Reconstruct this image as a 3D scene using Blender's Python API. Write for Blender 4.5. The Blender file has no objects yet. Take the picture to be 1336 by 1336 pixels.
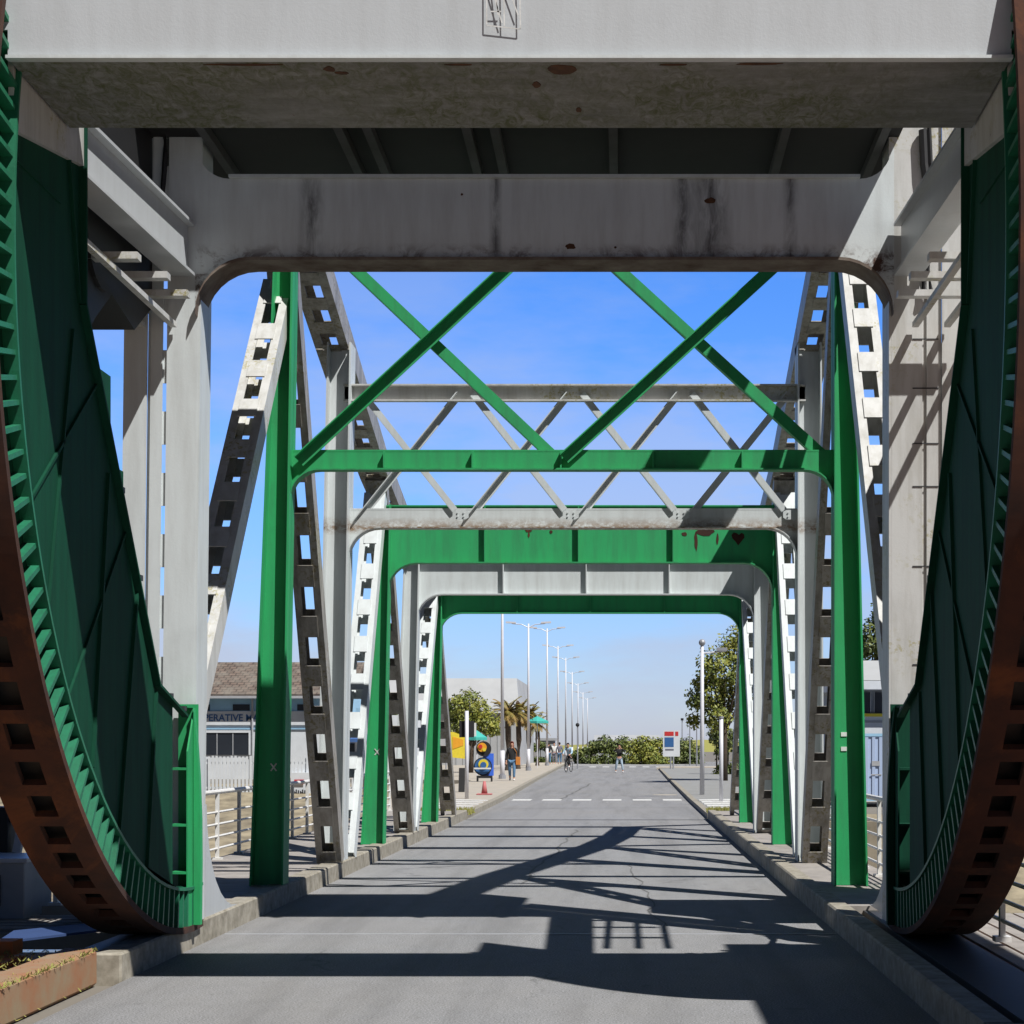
import bpy, bmesh, math, random
from mathutils import Vector, Matrix, noise
random.seed(7)
R = math.radians
sc = bpy.context.scene
COL = sc.collection
F = 2250.0
CX = -0.645
HW = 2.825
KX, KY = 0.495, 0.47          # sun travel per metre of drop: -X and +Y

def W(px, py, Y):
    """photo pixel + distance -> world point"""
    return Vector(((px-814)*Y/F, Y, 1.65+(972-py)*Y/F))

# ------------------------------------------------------------------ materials
def newmat(name):
    m = bpy.data.materials.new(name); m.use_nodes = True
    nt = m.node_tree; nt.nodes.clear()
    out = nt.nodes.new('ShaderNodeOutputMaterial')
    b = nt.nodes.new('ShaderNodeBsdfPrincipled')
    nt.links.new(b.outputs[0], out.inputs[0])
    return m, nt, b
def nd(nt, t, **kw):
    n = nt.nodes.new(t)
    for k, v in kw.items():
        if k.startswith('i_'):
            n.inputs[k[2:].replace('_', ' ')].default_value = v
        else: setattr(n, k, v)
    return n
def coords(nt, scale=(1,1,1)):
    tc = nd(nt, 'ShaderNodeTexCoord'); mp = nd(nt, 'ShaderNodeMapping')
    mp.inputs['Scale'].default_value = scale
    nt.links.new(tc.outputs['Object'], mp.inputs[0])
    return mp.outputs[0]
def noi(nt, scale, vscale=(1,1,1), detail=6, rough=.6, dist=0):
    n = nd(nt, 'ShaderNodeTexNoise'); n.inputs['Scale'].default_value = scale
    n.inputs['Detail'].default_value = detail; n.inputs['Roughness'].default_value = rough
    n.inputs['Distortion'].default_value = dist
    nt.links.new(coords(nt, vscale), n.inputs['Vector']); return n.outputs['Fac']
def ramp(nt, src, a, b, lo=0., hi=1.):
    r = nd(nt, 'ShaderNodeMapRange'); r.inputs[1].default_value = a; r.inputs[2].default_value = b
    r.inputs[3].default_value = lo; r.inputs[4].default_value = hi
    nt.links.new(src, r.inputs[0]); return r.outputs[0]
def mixc(nt, fac, c1, c2, mode='MIX'):
    m = nd(nt, 'ShaderNodeMix', data_type='RGBA', blend_type=mode)
    if isinstance(fac, (int, float)): m.inputs[0].default_value = fac
    else: nt.links.new(fac, m.inputs[0])
    for i, c in ((6, c1), (7, c2)):
        if isinstance(c, tuple): m.inputs[i].default_value = (*c, 1) if len(c) == 3 else c
        else: nt.links.new(c, m.inputs[i])
    return m.outputs[2]
def bump(nt, b, src, strength=.3, dist=.01):
    n = nd(nt, 'ShaderNodeBump'); n.inputs['Strength'].default_value = strength
    n.inputs['Distance'].default_value = dist
    nt.links.new(src, n.inputs['Height']); nt.links.new(n.outputs[0], b.inputs['Normal'])

def paint(name, base, grime=(.12,.11,.09), g_amt=.35, rust=.62, lichen=None, l_at=.62, rough=.5, bumpy=.2):
    m, nt, b = newmat(name)
    streak = noi(nt, 3.0, (3,3,.35), 7, .65)
    blot = noi(nt, 1.3, (1,1,1), 8, .7, .4)
    c = mixc(nt, ramp(nt, streak, .42, .75, 0, g_amt), base, grime)
    c = mixc(nt, ramp(nt, blot, .5, .8, 0, g_amt*.7), c, tuple(x*.55 for x in base))
    if lichen:
        li = noi(nt, 22, (1,1,1), 5, .75); big = noi(nt, 1.1, (1,1,1), 4, .6)
        mul = nd(nt, 'ShaderNodeMath', operation='MULTIPLY')
        nt.links.new(ramp(nt, li, .52, .58), mul.inputs[0]); nt.links.new(ramp(nt, big, l_at-.1, l_at), mul.inputs[1])
        c = mixc(nt, mul.outputs[0], c, lichen)
    rs = noi(nt, 4.5, (1,1,.8), 10, .78, .6)
    c = mixc(nt, ramp(nt, rs, rust, rust+.05), c, (.10,.035,.014))
    nt.links.new(c, b.inputs['Base Color'])
    b.inputs['Roughness'].default_value = rough
    bump(nt, b, noi(nt, 60, (1,1,1), 3, .6), bumpy, .004)
    return m
def plain(name, c, rough=.7, metal=0, var=.25, scale=6, c2=None):
    m, nt, b = newmat(name)
    n = noi(nt, scale, (1,1,1), 8, .65)
    nt.links.new(mixc(nt, ramp(nt, n, .35, .7, 0, 1 if c2 else var), c, c2 or tuple(x*.4 for x in c)), b.inputs['Base Color'])
    b.inputs['Roughness'].default_value = rough; b.inputs['Metallic'].default_value = metal
    bump(nt, b, n, .15, .01)
    return m

M = {}
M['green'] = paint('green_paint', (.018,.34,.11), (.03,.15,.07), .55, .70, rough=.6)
M['green_old_shaded'] = paint('weathered_shaded_green_paint', (.005,.060,.032), (.004,.016,.012), .55, .76, rough=.75)  # worn green with the shade of the arcs put into its base
M['green_old_shaded'].node_tree.nodes['Principled BSDF'].inputs['Specular IOR Level'].default_value = .15
M['green_rib'] = paint('light_green_paint', (.015,.17,.085), (.015,.05,.03), .6, .70)
M['white'] = paint('white_paint', (.59,.63,.63), (.30,.29,.27), .35, .72)
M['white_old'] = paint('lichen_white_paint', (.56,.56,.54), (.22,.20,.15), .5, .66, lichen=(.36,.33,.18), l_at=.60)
M['lattice_dark'] = paint('stained_shaded_brown_paint', (.36,.34,.31), (.09,.08,.06), .85, .62, lichen=(.20,.17,.09), l_at=.56)  # stains plus shade: darker base for diagonals showing their shaded underside
M['white_grey'] = paint('grey_white_paint', (.50,.525,.54), (.33,.33,.32), .25, .76, rough=.35)
M['rust_edge'] = plain('rusty_flange', (.20,.17,.14), .9, 0, 1, 3, (.06,.026,.015))
M['rust'] = plain('rust_tread', (.065,.022,.011), .95, 0, 1, 2.5, (.02,.010,.008))
M['rust_bright'] = plain('orange_rust', (.55,.14,.03), .9, 0, 1, 5, (.42,.17,.06))
_nt = M['rust'].node_tree; _b = _nt.nodes['Principled BSDF']; _s = _b.inputs['Base Color'].links[0].from_socket
_nt.links.new(mixc(_nt, ramp(_nt, noi(_nt, 1.1, (1,1,1), 8, .75, .5), .52, .66, 0, .5), _s, (.18,.058,.014)), _b.inputs['Base Color'])
M['rust_dark'] = plain('flaking_rust', (.05,.024,.014), .95, 0, 1, 12, (.12,.05,.02))
M['black'] = plain('black_grease', (.012,.012,.013), .6)
M['dark_steel'] = plain('dark_steel', (.035,.035,.038), .6)
M['cw'] = plain('near_black_steel', (.010,.010,.010), .85, 0, .6, 3)  # near-black base, set low for stronger contrast
M['cw_rib'] = plain('grey_rib_paint', (.06,.06,.06), .8, 0, .6, 4)
M['rail'] = paint('railing_paint', (.72,.71,.68), (.35,.30,.24), .4, .66)

def stained():
    m = M['white'].copy(); m.name = 'stained_white_paint'; nt = m.node_tree; b = nt.nodes['Principled BSDF']
    src = b.inputs['Base Color'].links[0].from_socket
    tc = nd(nt, 'ShaderNodeTexCoord'); sp = nd(nt, 'ShaderNodeSeparateXYZ'); nt.links.new(tc.outputs['Object'], sp.inputs[0])
    st = noi(nt, 6, (2,1,.5), 8, .7, .5)
    for xc, wd, zt in ((1.35,.22,6.3),(1.12,.10,6.1),(2.0,.07,6.0),(-1.9,.12,5.9),(-.4,.06,6.2)):
        d_ = nd(nt, 'ShaderNodeMath', operation='SUBTRACT'); d_.inputs[1].default_value = xc; nt.links.new(sp.outputs['X'], d_.inputs[0])
        a_ = nd(nt, 'ShaderNodeMath', operation='ABSOLUTE'); nt.links.new(d_.outputs[0], a_.inputs[0])
        w_ = ramp(nt, a_.outputs[0], 0, wd, 1, 0); k = nd(nt, 'ShaderNodeMath', operation='MULTIPLY'); nt.links.new(w_, k.inputs[0]); nt.links.new(ramp(nt, st, .32, .6, 0, .85), k.inputs[1])
        src = mixc(nt, k.outputs[0], src, (.05,.047,.045))
    # rust that creeps up from the bottom flange
    e = ramp(nt, sp.outputs['Z'], 5.60, 5.74, 1, 0); k = nd(nt, 'ShaderNodeMath', operation='MULTIPLY'); nt.links.new(e, k.inputs[0]); nt.links.new(ramp(nt, noi(nt, 5, (1,1,1), 9, .75, .6), .48, .6), k.inputs[1])
    src = mixc(nt, k.outputs[0], src, (.07,.03,.016))
    nt.links.new(src, b.inputs['Base Color']); return m
M['white_stained'] = stained()
def rusty_edge():
    m = M['white'].copy(); m.name = 'rusty_edged_white_paint'; nt = m.node_tree; b = nt.nodes['Principled BSDF']
    src = b.inputs['Base Color'].links[0].from_socket
    tc = nd(nt, 'ShaderNodeTexCoord'); sp = nd(nt, 'ShaderNodeSeparateXYZ'); nt.links.new(tc.outputs['Object'], sp.inputs[0])
    k = nd(nt, 'ShaderNodeMath', operation='MULTIPLY'); nt.links.new(ramp(nt, sp.outputs['Z'], 4.38, 4.54, 1, 0), k.inputs[0]); nt.links.new(ramp(nt, noi(nt, 9, (1,1,1.6), 9, .8, .4), .40, .56), k.inputs[1])
    k2 = nd(nt, 'ShaderNodeMath', operation='MULTIPLY'); nt.links.new(k.outputs[0], k2.inputs[0]); nt.links.new(ramp(nt, sp.outputs['Z'], 4.30, 4.38, 0, 1), k2.inputs[1]); k = k2
    nt.links.new(mixc(nt, k.outputs[0], src, (.20,.12,.06)), b.inputs['Base Color']); return m
M['white_edge'] = rusty_edge()
def edge_rust():
    m = M['green'].copy(); m.name = 'rust_streaked_green'; nt = m.node_tree; b = nt.nodes['Principled BSDF']
    src = b.inputs['Base Color'].links[0].from_socket
    k = nd(nt, 'ShaderNodeMath', operation='MULTIPLY')
    nt.links.new(ramp(nt, noi(nt, 7, (1.6,1,.12), 6, .7), .60, .70), k.inputs[0]); nt.links.new(ramp(nt, noi(nt, 1.4, (1,1,.3), 3, .5), .5, .6, 0, .6), k.inputs[1])
    nt.links.new(mixc(nt, k.outputs[0], src, (.16,.09,.03)), b.inputs['Base Color']); return m
def soffit_mat():
    m, nt, b = newmat('mossy_soffit')
    st = noi(nt, 5.0, (2.6,1.4,1), 9, .78, 1.2); big = noi(nt, .7, (1,.6,1), 5, .6)
    c = mixc(nt, ramp(nt, noi(nt, 2.5, (1,3,1), 8, .7), .35, .7), (.26,.265,.26), (.14,.14,.135))
    mul = nd(nt, 'ShaderNodeMath', operation='MULTIPLY')
    nt.links.new(ramp(nt, st, .40, .62), mul.inputs[0]); nt.links.new(ramp(nt, big, .32, .50), mul.inputs[1])
    c = mixc(nt, mul.outputs[0], c, (.080,.088,.030))
    c = mixc(nt, ramp(nt, noi(nt, 3.2, (1,1,1), 10, .75, 1), .66, .71), c, (.13,.04,.015))
    nt.links.new(c, b.inputs['Base Color']); b.inputs['Roughness'].default_value = .85
    bump(nt, b, st, .5, .01); return m
M['soffit'] = soffit_mat()
M['green_streak'] = edge_rust()

def asphalt():
    m, nt, b = newmat('asphalt')
    fine = noi(nt, 75, (1,1,1), 5, .85); big = noi(nt, .55, (1,.4,1), 6, .6); mid = noi(nt, 5, (1,.5,1), 6, .65)
    c = mixc(nt, ramp(nt, fine, .40, .62), (.09,.091,.093), (.40,.40,.405))
    c = mixc(nt, ramp(nt, big, .4, .7, 0, .32), c, (.24,.22,.19))
    c = mixc(nt, ramp(nt, mid, .45, .75, 0, .22), c, (.10,.098,.095))
    cr = nd(nt, 'ShaderNodeTexVoronoi', feature='DISTANCE_TO_EDGE'); cr.inputs['Scale'].default_value = .35
    wv = nd(nt, 'ShaderNodeTexNoise'); wv.inputs['Scale'].default_value = 2.5; wv.inputs['Detail'].default_value = 8; nt.links.new(coords(nt), wv.inputs['Vector'])
    vm = nd(nt, 'ShaderNodeVectorMath', operation='MULTIPLY_ADD'); vm.inputs[1].default_value = (.9,.9,0); nt.links.new(wv.outputs['Color'], vm.inputs[0]); nt.links.new(coords(nt, (1,.45,1)), vm.inputs[2]); nt.links.new(vm.outputs[0], cr.inputs['Vector'])
    gate = nd(nt, 'ShaderNodeMath', operation='MULTIPLY'); nt.links.new(ramp(nt, cr.outputs['Distance'], .0, .007, 1, 0), gate.inputs[0]); nt.links.new(ramp(nt, noi(nt, .3, (1,1,1), 2, .5), .5, .6, 0, .55), gate.inputs[1])
    c = mixc(nt, gate.outputs[0], c, (.05,.05,.05))
    spt = noi(nt, 1.9, (1,.7,1), 6, .7, 1.2)
    c = mixc(nt, ramp(nt, spt, .62, .72, 0, .5), c, (.09,.085,.08))
    tr = noi(nt, .9, (2.2,.12,1), 5, .6)
    c = mixc(nt, ramp(nt, tr, .46, .66, 0, .4), c, (.11,.108,.105))
    nt.links.new(c, b.inputs['Base Color']); b.inputs['Roughness'].default_value = .88
    bump(nt, b, fine, .6, .006); return m
M['asphalt'] = asphalt()
M['kerb'] = plain('kerb_concrete', (.36,.33,.27), .9, 0, 1, 9, (.17,.15,.11))
M['walk'] = plain('footway_concrete', (.33,.31,.27), .9, 0, 1, 7, (.22,.20,.17))
M['pave'] = plain('pale_pavement', (.44,.39,.32), .9, 0, 1, 2, (.33,.30,.25))
M['pave_grey'] = plain('grey_pavement', (.27,.27,.26), .9, 0, 1, 2, (.21,.21,.20))
M['tar'] = plain('tar_line', (.13,.127,.12), .9)
M['mark'] = plain('road_marking', (.72,.72,.70), .8, 0, 1, 14, (.42,.42,.40))
M['kerb_rust'] = plain('rust_stained_concrete', (.27,.20,.12), .95, 0, 1, 4, (.30,.13,.06))
M['grass_dry'] = plain('dry_grass', (.34,.30,.09), .95, 0, 1, 20, (.16,.20,.04))
M['sand'] = plain('sandy_bank', (.33,.28,.19), .95, 0, 1, 1.1, (.12,.10,.07))
M['mud'] = plain('river_mud', (.16,.13,.08), .7, 0, 1, .9, (.09,.10,.045))
M['stone'] = plain('quay_stone', (.33,.28,.21), .9, 0, 1, 2, (.18,.15,.11))
M['land'] = plain('quay_ground', (.20,.18,.15), .95, 0, 1, .3, (.14,.13,.11))
M['bark'] = plain('bark', (.10,.07,.05), .95, 0, 1, 10, (.05,.04,.03))
def water_mat():
    m, nt, b = newmat('harbour_water')
    b.inputs['Base Color'].default_value = (.05,.06,.035,1); b.inputs['Roughness'].default_value = .12
    bump(nt, b, noi(nt, 3, (1,1,1), 4, .6), .35, .05); return m
M['water'] = water_mat()
def leaf_mat(name, a, b_, c_):
    m, nt, b = newmat(name)
    g = nd(nt, 'ShaderNodeNewGeometry'); rnd = g.outputs['Random Per Island']
    col = mixc(nt, rnd, a, b_)
    col = mixc(nt, ramp(nt, noi(nt, 1.1, (1,1,1), 4, .6), .42, .68), col, c_)
    nt.links.new(col, b.inputs['Base Color']); b.inputs['Roughness'].default_value = .6
    return m
M['leaf'] = leaf_mat('leaves', (.17,.21,.03), (.36,.33,.05), (.10,.14,.025))
M['leaf_brown'] = leaf_mat('palm_leaves', (.19,.14,.025), (.12,.14,.03), (.30,.17,.04))
M['leaf_dark'] = leaf_mat('dark_leaves', (.08,.12,.025), (.17,.19,.04), (.05,.075,.018))
def tiles():
    m, nt, b = newmat('roof_tiles')
    br = nd(nt, 'ShaderNodeTexBrick'); br.inputs['Scale'].default_value = 1
    br.inputs['Brick Width'].default_value = .35; br.inputs['Row Height'].default_value = .32; br.inputs['Mortar Size'].default_value = .035
    br.inputs['Color1'].default_value = (.17,.125,.10,1); br.inputs['Color2'].default_value = (.11,.085,.07,1); br.inputs['Mortar'].default_value = (.055,.04,.035,1)
    nt.links.new(coords(nt), br.inputs['Vector'])
    nt.links.new(mixc(nt, ramp(nt, noi(nt, 1.5), .4, .7, 0, .5), br.outputs['Color'], (.28,.26,.22)), b.inputs['Base Color'])
    b.inputs['Roughness'].default_value = .9; return m
M['tiles'] = tiles()
M['wall_white'] = plain('white_render', (.66,.69,.72), .9, 0, .25, 1.5)
M['wall_blue'] = plain('pale_blue_render', (.32,.55,.75), .9, 0, .25, 1.5)
M['sign_blue'] = plain('sign_blue', (.03,.12,.32), .6)
M['blue_awn'] = plain('awning_blue', (.05,.13,.34), .7)
M['red'] = plain('sign_red', (.55,.03,.03), .6)
M['pink_red'] = plain('faded_red_plastic', (.48,.14,.14), .6)
M['orange'] = plain('orange_panel', (.80,.36,.02), .6)
M['yellow'] = plain('yellow_panel', (.75,.60,.04), .6)
M['teal'] = plain('teal_canvas', (.05,.42,.36), .7)
M['grey_roof'] = plain('pale_sheet_roof', (.40,.41,.42), .8, 0, .3, .4)
M['grey_wall'] = plain('grey_wall', (.36,.38,.40), .9, 0, .3, .8)
M['zinc'] = plain('grey_cabinet_paint', (.42,.43,.45), .5, 0, .3, 3)
M['post_white'] = plain('post_white', (.66,.66,.70), .4, 0, .15, 4)
M['post_grey'] = plain('post_grey', (.30,.31,.34), .4, 0, .2, 4)
M['glass'] = plain('dark_window', (.03,.035,.045), .15, 0, .3, 1)
M['skin'] = plain('skin', (.50,.27,.18), .6, 0, .1)
M['cloth_black'] = plain('black_cloth', (.018,.018,.02), .9)
M['jeans'] = plain('blue_jeans', (.10,.20,.33), .9)
M['jeans_light'] = plain('light_jeans', (.38,.48,.58), .9)
M['shirt_blue'] = plain('pale_blue_shirt', (.35,.50,.62), .9)
M['cloth_white'] = plain('white_cloth', (.7,.7,.68), .9)
M['cloth_orange'] = plain('orange_bag_cloth', (.60,.22,.04), .9)
M['cloth_grey'] = plain('grey_cloth', (.16,.16,.20), .9)
M['hair_red'] = plain('reddish_hair', (.20,.05,.03), .8)
M['hair_dark'] = plain('dark_hair', (.03,.02,.015), .8)
M['van'] = plain('pale_blue_body_paint', (.42,.52,.72), .35, 0, .08, 2)
M['tyre'] = plain('rubber', (.02,.02,.02), .9)
M['wood'] = plain('deck_planks', (.34,.31,.28), .9, 0, 1, 3, (.22,.20,.18))
M['brick_pink'] = plain('pink_pavers', (.45,.26,.19), .9, 0, 1, 6, (.36,.24,.18))

# ------------------------------------------------------------------ mesh helpers
class MB:
    def __init__(s): s.bm = bmesh.new()
    def box(s, x0, x1, y0, y1, z0, z1):
        a = [s.bm.verts.new((x, y, z)) for x in (x0, x1) for y in (y0, y1) for z in (z0, z1)]
        for f in ((0,1,3,2),(4,6,7,5),(0,4,5,1),(2,3,7,6),(0,2,6,4),(1,5,7,3)):
            s.bm.faces.new([a[i] for i in f])
        return s
    def prism(s, pts, d):
        """pts: closed 3-D polygon, d: extrusion vector"""
        d = Vector(d); a = [s.bm.verts.new(p) for p in pts]; b = [s.bm.verts.new(Vector(p)+d) for p in pts]
        n = len(a)
        s.bm.faces.new(a); s.bm.faces.new(b[::-1])
        for i in range(n): s.bm.faces.new((a[i], b[i], b[(i+1) % n], a[(i+1) % n]))
        return s
    def xz(s, pts, y0, y1): return s.prism([(x, y0, z) for x, z in pts], (0, y1-y0, 0))
    def yz(s, pts, x0, x1): return s.prism([(x0, y, z) for y, z in pts], (x1-x0, 0, 0))
    def xy(s, pts, z0, z1): return s.prism([(x, y, z0) for x, y in pts], (0, 0, z1-z0))
    def bar(s, p, q, w, h, up=(0,0,1)):
        p, q, up = Vector(p), Vector(q), Vector(up)
        t = (q-p).normalized(); sd = t.cross(up)
        if sd.length < 1e-4: sd = t.cross(Vector((1,0,0)))
        sd.normalize(); n = sd.cross(t).normalized()
        ring = [sd*(-w/2)+n*(-h/2), sd*(w/2)+n*(-h/2), sd*(w/2)+n*(h/2), sd*(-w/2)+n*(h/2)]
        return s.prism([p+r for r in ring], q-p)
    def tube(s, pts, r, n=8, r2=None):
        pts = [Vector(p) for p in pts]; rings = []
        for i, p in enumerate(pts):
            t = (pts[min(i+1, len(pts)-1)]-pts[max(i-1, 0)]).normalized()
            a = t.cross(Vector((0,0,1)))
            if a.length < 1e-3: a = t.cross(Vector((1,0,0)))
            a.normalize(); b = t.cross(a)
            rr = r if r2 is None else r+(r2-r)*i/(len(pts)-1)
            rings.append([s.bm.verts.new(p+a*rr*math.cos(k*2*math.pi/n)+b*rr*math.sin(k*2*math.pi/n)) for k in range(n)])
        for A, B in zip(rings, rings[1:]):
            for k in range(n): s.bm.faces.new((A[k], A[(k+1) % n], B[(k+1) % n], B[k]))
        s.bm.faces.new(rings[0][::-1]); s.bm.faces.new(rings[-1]); return s
    def quad(s, *p): s.bm.faces.new([s.bm.verts.new(q) for q in p]); return s
    def ball(s, c, r, seg=12, sz=(1,1,1)):
        g = bmesh.ops.create_uvsphere(s.bm, u_segments=seg, v_segments=max(6, seg//2+2), radius=r)
        for v in g['verts']: v.co = Vector((v.co.x*sz[0], v.co.y*sz[1], v.co.z*sz[2]))+Vector(c)
        return s
    def build(s, name, mat, parent=None, bevel=0, smooth=False, fix=True):
        off = Vector()
        p = parent
        while p: off += p.location; p = p.parent
        if fix: bmesh.ops.recalc_face_normals(s.bm, faces=s.bm.faces)
        for v in s.bm.verts: v.co -= off
        me = bpy.data.meshes.new(name); s.bm.to_mesh(me); s.bm.free()
        me.materials.append(M[mat] if isinstance(mat, str) else mat)
        if smooth:
            for f in me.polygons: f.use_smooth = True
        o = bpy.data.objects.new(name, me); COL.objects.link(o); o.parent = parent
        if bevel:
            b = o.modifiers.new('bevel', 'BEVEL'); b.width = bevel; b.segments = 1; b.limit_method = 'ANGLE'; b.angle_limit = R(50)
        return o
def thing(name, loc, label, cat, group=None):
    o = bpy.data.objects.new(name, None); COL.objects.link(o); o.location = loc; o.empty_display_size = .2
    return tag(o, label, cat, group)
def tag(o, label, cat, group=None):
    o['label'] = label; o['category'] = cat
    if group: o['group'] = group
    return o
def struct(o): o['kind'] = 'structure'; return o
def stuff(o): o['kind'] = 'stuff'; return o
def lab(o, label): o['label'] = label; return o
def copy_tree(o, parent=None):
    c = o.copy(); COL.objects.link(c); c.parent = parent
    for ch in list(o.children): copy_tree(ch, c)
    return c
def dup(o, loc, label=None, rz=0, scale=None):
    c = copy_tree(o); c.location = loc; c.rotation_euler.z = rz
    if label: c['label'] = label
    if scale: c.scale = scale
    return c

# ================================================================== SETTING
g = MB()   # quay ground with the channel left open
g.quad((-400,-60,-.03),(400,-60,-.03),(400,9.0,-.03),(-400,9.0,-.03))
g.quad((-3.9,9.0,-.03),(4.6,9.0,-.03),(4.6,15.2,-.03),(-3.9,15.2,-.03))
g.quad((-6.9,38.5,-.03),(5.6,38.5,-.03),(5.6,75,-.03),(-6.9,75,-.03))
g.quad((5.6,50,-.35),(400,50,-.35),(400,75,-.03),(5.6,75,-.03))
g.quad((-3000,75,-.03),(3000,75,-.03),(3000,5000,-.03),(-3000,5000,-.03))
struct(g.build('ground', 'land', fix=False))
b = MB()
b.quad((-400,52,-3.6),(-6.9,52,-3.6),(-6.9,75,-.03),(-400,75,-.03))
b.quad((5.6,34,-3.6),(400,34,-3.6),(400,50,-.35),(5.6,50,-.35))
struct(b.build('river_bank', 'sand', fix=False))
b = MB(); b.quad((-400,9,-3.7),(400,9,-3.7),(400,60,-3.7),(-400,60,-3.7))
struct(b.build('river_bed', 'mud', fix=False))
b = MB(); b.quad((-400,9,-3.35),(400,9,-3.35),(400,56,-3.35),(-400,56,-3.35))
struct(b.build('water', 'water', fix=False))
b = MB()
b.box(-6.9,-6.5,38.5,75,-3.7,-.04); b.box(5.2,5.6,38.5,52,-3.7,-.04); b.box(-6.9,5.6,38.1,38.5,-3.7,-.04)
tag(b.build('quay_wall', 'stone'), 'stone abutment wall at the far end of the bridge', 'wall')
b = MB()
b.box(-400,4.6,8.6,9.0,-3.7,-.04); b.box(4.6,400,8.6,9.0,-3.7,-.04); b.box(-4.3,-3.9,9.0,15.6,-3.7,-.04); b.box(4.6,4.9,9.0,15.6,-3.7,-.04); b.box(-3.9,4.6,15.2,15.6,-3.7,-.04)
tag(b.build('pier_wall', 'stone'), 'masonry pier wall under the near arcs of the bridge', 'wall')

r = MB()   # carriageway, one sheet over quay, deck and far road
LE = [(-3.6,-40),(-3.5,10),(-3.5,38.5),(-3.55,50),(-4.0,80),(-4.65,132),(-5.1,170)]
RE = [(1.87,-40),(1.87,10),(1.87,38.5),(1.9,50),(2.08,80),(2.35,116),(2.6,170)]
ys = [-40,0,10,20,30,38.5,44,50,60,80,100,116,132,150,170]
def interp(tab, y):
    for (x0,y0),(x1,y1) in zip(tab, tab[1:]):
        if y <= y1: return x0+(x1-x0)*(y-y0)/(y1-y0)
    return tab[-1][0]
for a, c in zip(ys, ys[1:]):
    xe = 0 if a < 116 else (6 if a < 132 else 14)
    r.quad((interp(LE,a),a,0),(interp(RE,a)+xe,a,0),(interp(RE,c)+xe,c,0),(interp(LE,c),c,0))
struct(r.build('road', 'asphalt', fix=False))
def strip_mesh(name, mat, tabL, tabR, z0, z1, ys, dxl=0, dxr=0):
    m = MB()
    for a, c in zip(ys, ys[1:]):
        m.xy([(interp(tabL,a)+dxl,a),(interp(tabR,a)+dxr,a),(interp(tabR,c)+dxr,c),(interp(tabL,c)+dxl,c)], z0, z1)
    return struct(m.build(name, mat))
ysf = [38.6,44,50,60,80,100,116]
strip_mesh('kerb', 'kerb', LE, LE, -.02, .13, ysf+[132,150], -.18, 0)
strip_mesh('pavement', 'pave', [(-6.6,0),(-6.6,74.9),(-16,75),(-18,170)], LE, -.02, .12, [38.6,44,50,60,74.9,80,100,116,132,150], 0, -.18)
strip_mesh('kerb', 'kerb', RE, RE, -.02, .11, ysf, 0, .16)
strip_mesh('pavement', 'pave_grey', RE, [(5.3,0),(5.3,74),(9,75),(12,170)], -.02, .10, [38.6,44,50,60,74,80,100,116], .16, 0)
m = MB()   # dashed lines across and beyond
for k in range(9):
    x = W(668+40*k*.985, 1044, 51.5).x
    if x > 1.7: break
    m.box(x, x+.56, 51.2, 52.3, .0, .006)
struct(m.build('road_marking', 'mark'))
m = MB()
for k in range(7): m.box(-2.6+k*1.0, -2.1+k*1.0, 128, 131, .0, .012)
m.box(-4.4, 5, 141, 142.2, .0, .012)
struct(m.build('road_marking', 'mark'))
m = MB()
for k in range(5): m.xy([(-5.05+.06*k,41.4+k*1.5),(-3.75,41.0+k*1.5),(-3.75,41.6+k*1.5),(-5.05+.06*k,42.1+k*1.5)], .12, .135)
struct(m.build('crossing_strips', 'mark'))
m = MB()
for k in range(5): m.xy([(2.1,42.0+k*1.5),(3.15,42.4+k*1.5),(3.15,43.1+k*1.5),(2.1,42.6+k*1.5)], .10, .116)
struct(m.build('crossing_strips', 'mark'))
m = MB(); m.box(-3.48,1.85,15.02,15.045,0,.006)
struct(m.build('expansion_joint', 'zinc'))
m = MB(); m.box(-3.48,1.85,37.9,38.0,0,.006)
struct(m.build('expansion_joint', 'dark_steel'))
m = MB()
for p, e, w_ in (((-1.2,20.5),(-.9,33.5),.03),((.35,15.2),(.1,24),.015),((-3.2,44.5),(1.7,45.6),.06),((-1.9,52.5),(-1.4,74),.07)):
    n_ = 22; pp = [(p[0]+(e[0]-p[0])*i/n_+random.uniform(-.06,.06), p[1]+(e[1]-p[1])*i/n_+random.uniform(-.08,.08)) for i in range(n_+1)]
    for a, c in zip(pp, pp[1:]):
        nx, ny = -(c[1]-a[1]), c[0]-a[0]; L = math.hypot(nx, ny); nx, ny = nx/L*w_/2, ny/L*w_/2
        m.quad((a[0]-nx,a[1]-ny,.004),(a[0]+nx,a[1]+ny,.004),(c[0]+nx,c[1]+ny,.004),(c[0]-nx,c[1]-ny,.004))
struct(m.build('road_crack', 'tar', fix=False))
m = MB(); m.tube([(1.35,57,.0),(1.35,57,.008)], .42, 20)
struct(m.build('manhole_cover', 'pave'))
# island with board at right
m = MB(); m.xy([(2.2,116),(9,118),(9,124),(2.6,123)], 0, .14); struct(m.build('traffic_island', 'pave'))

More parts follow.
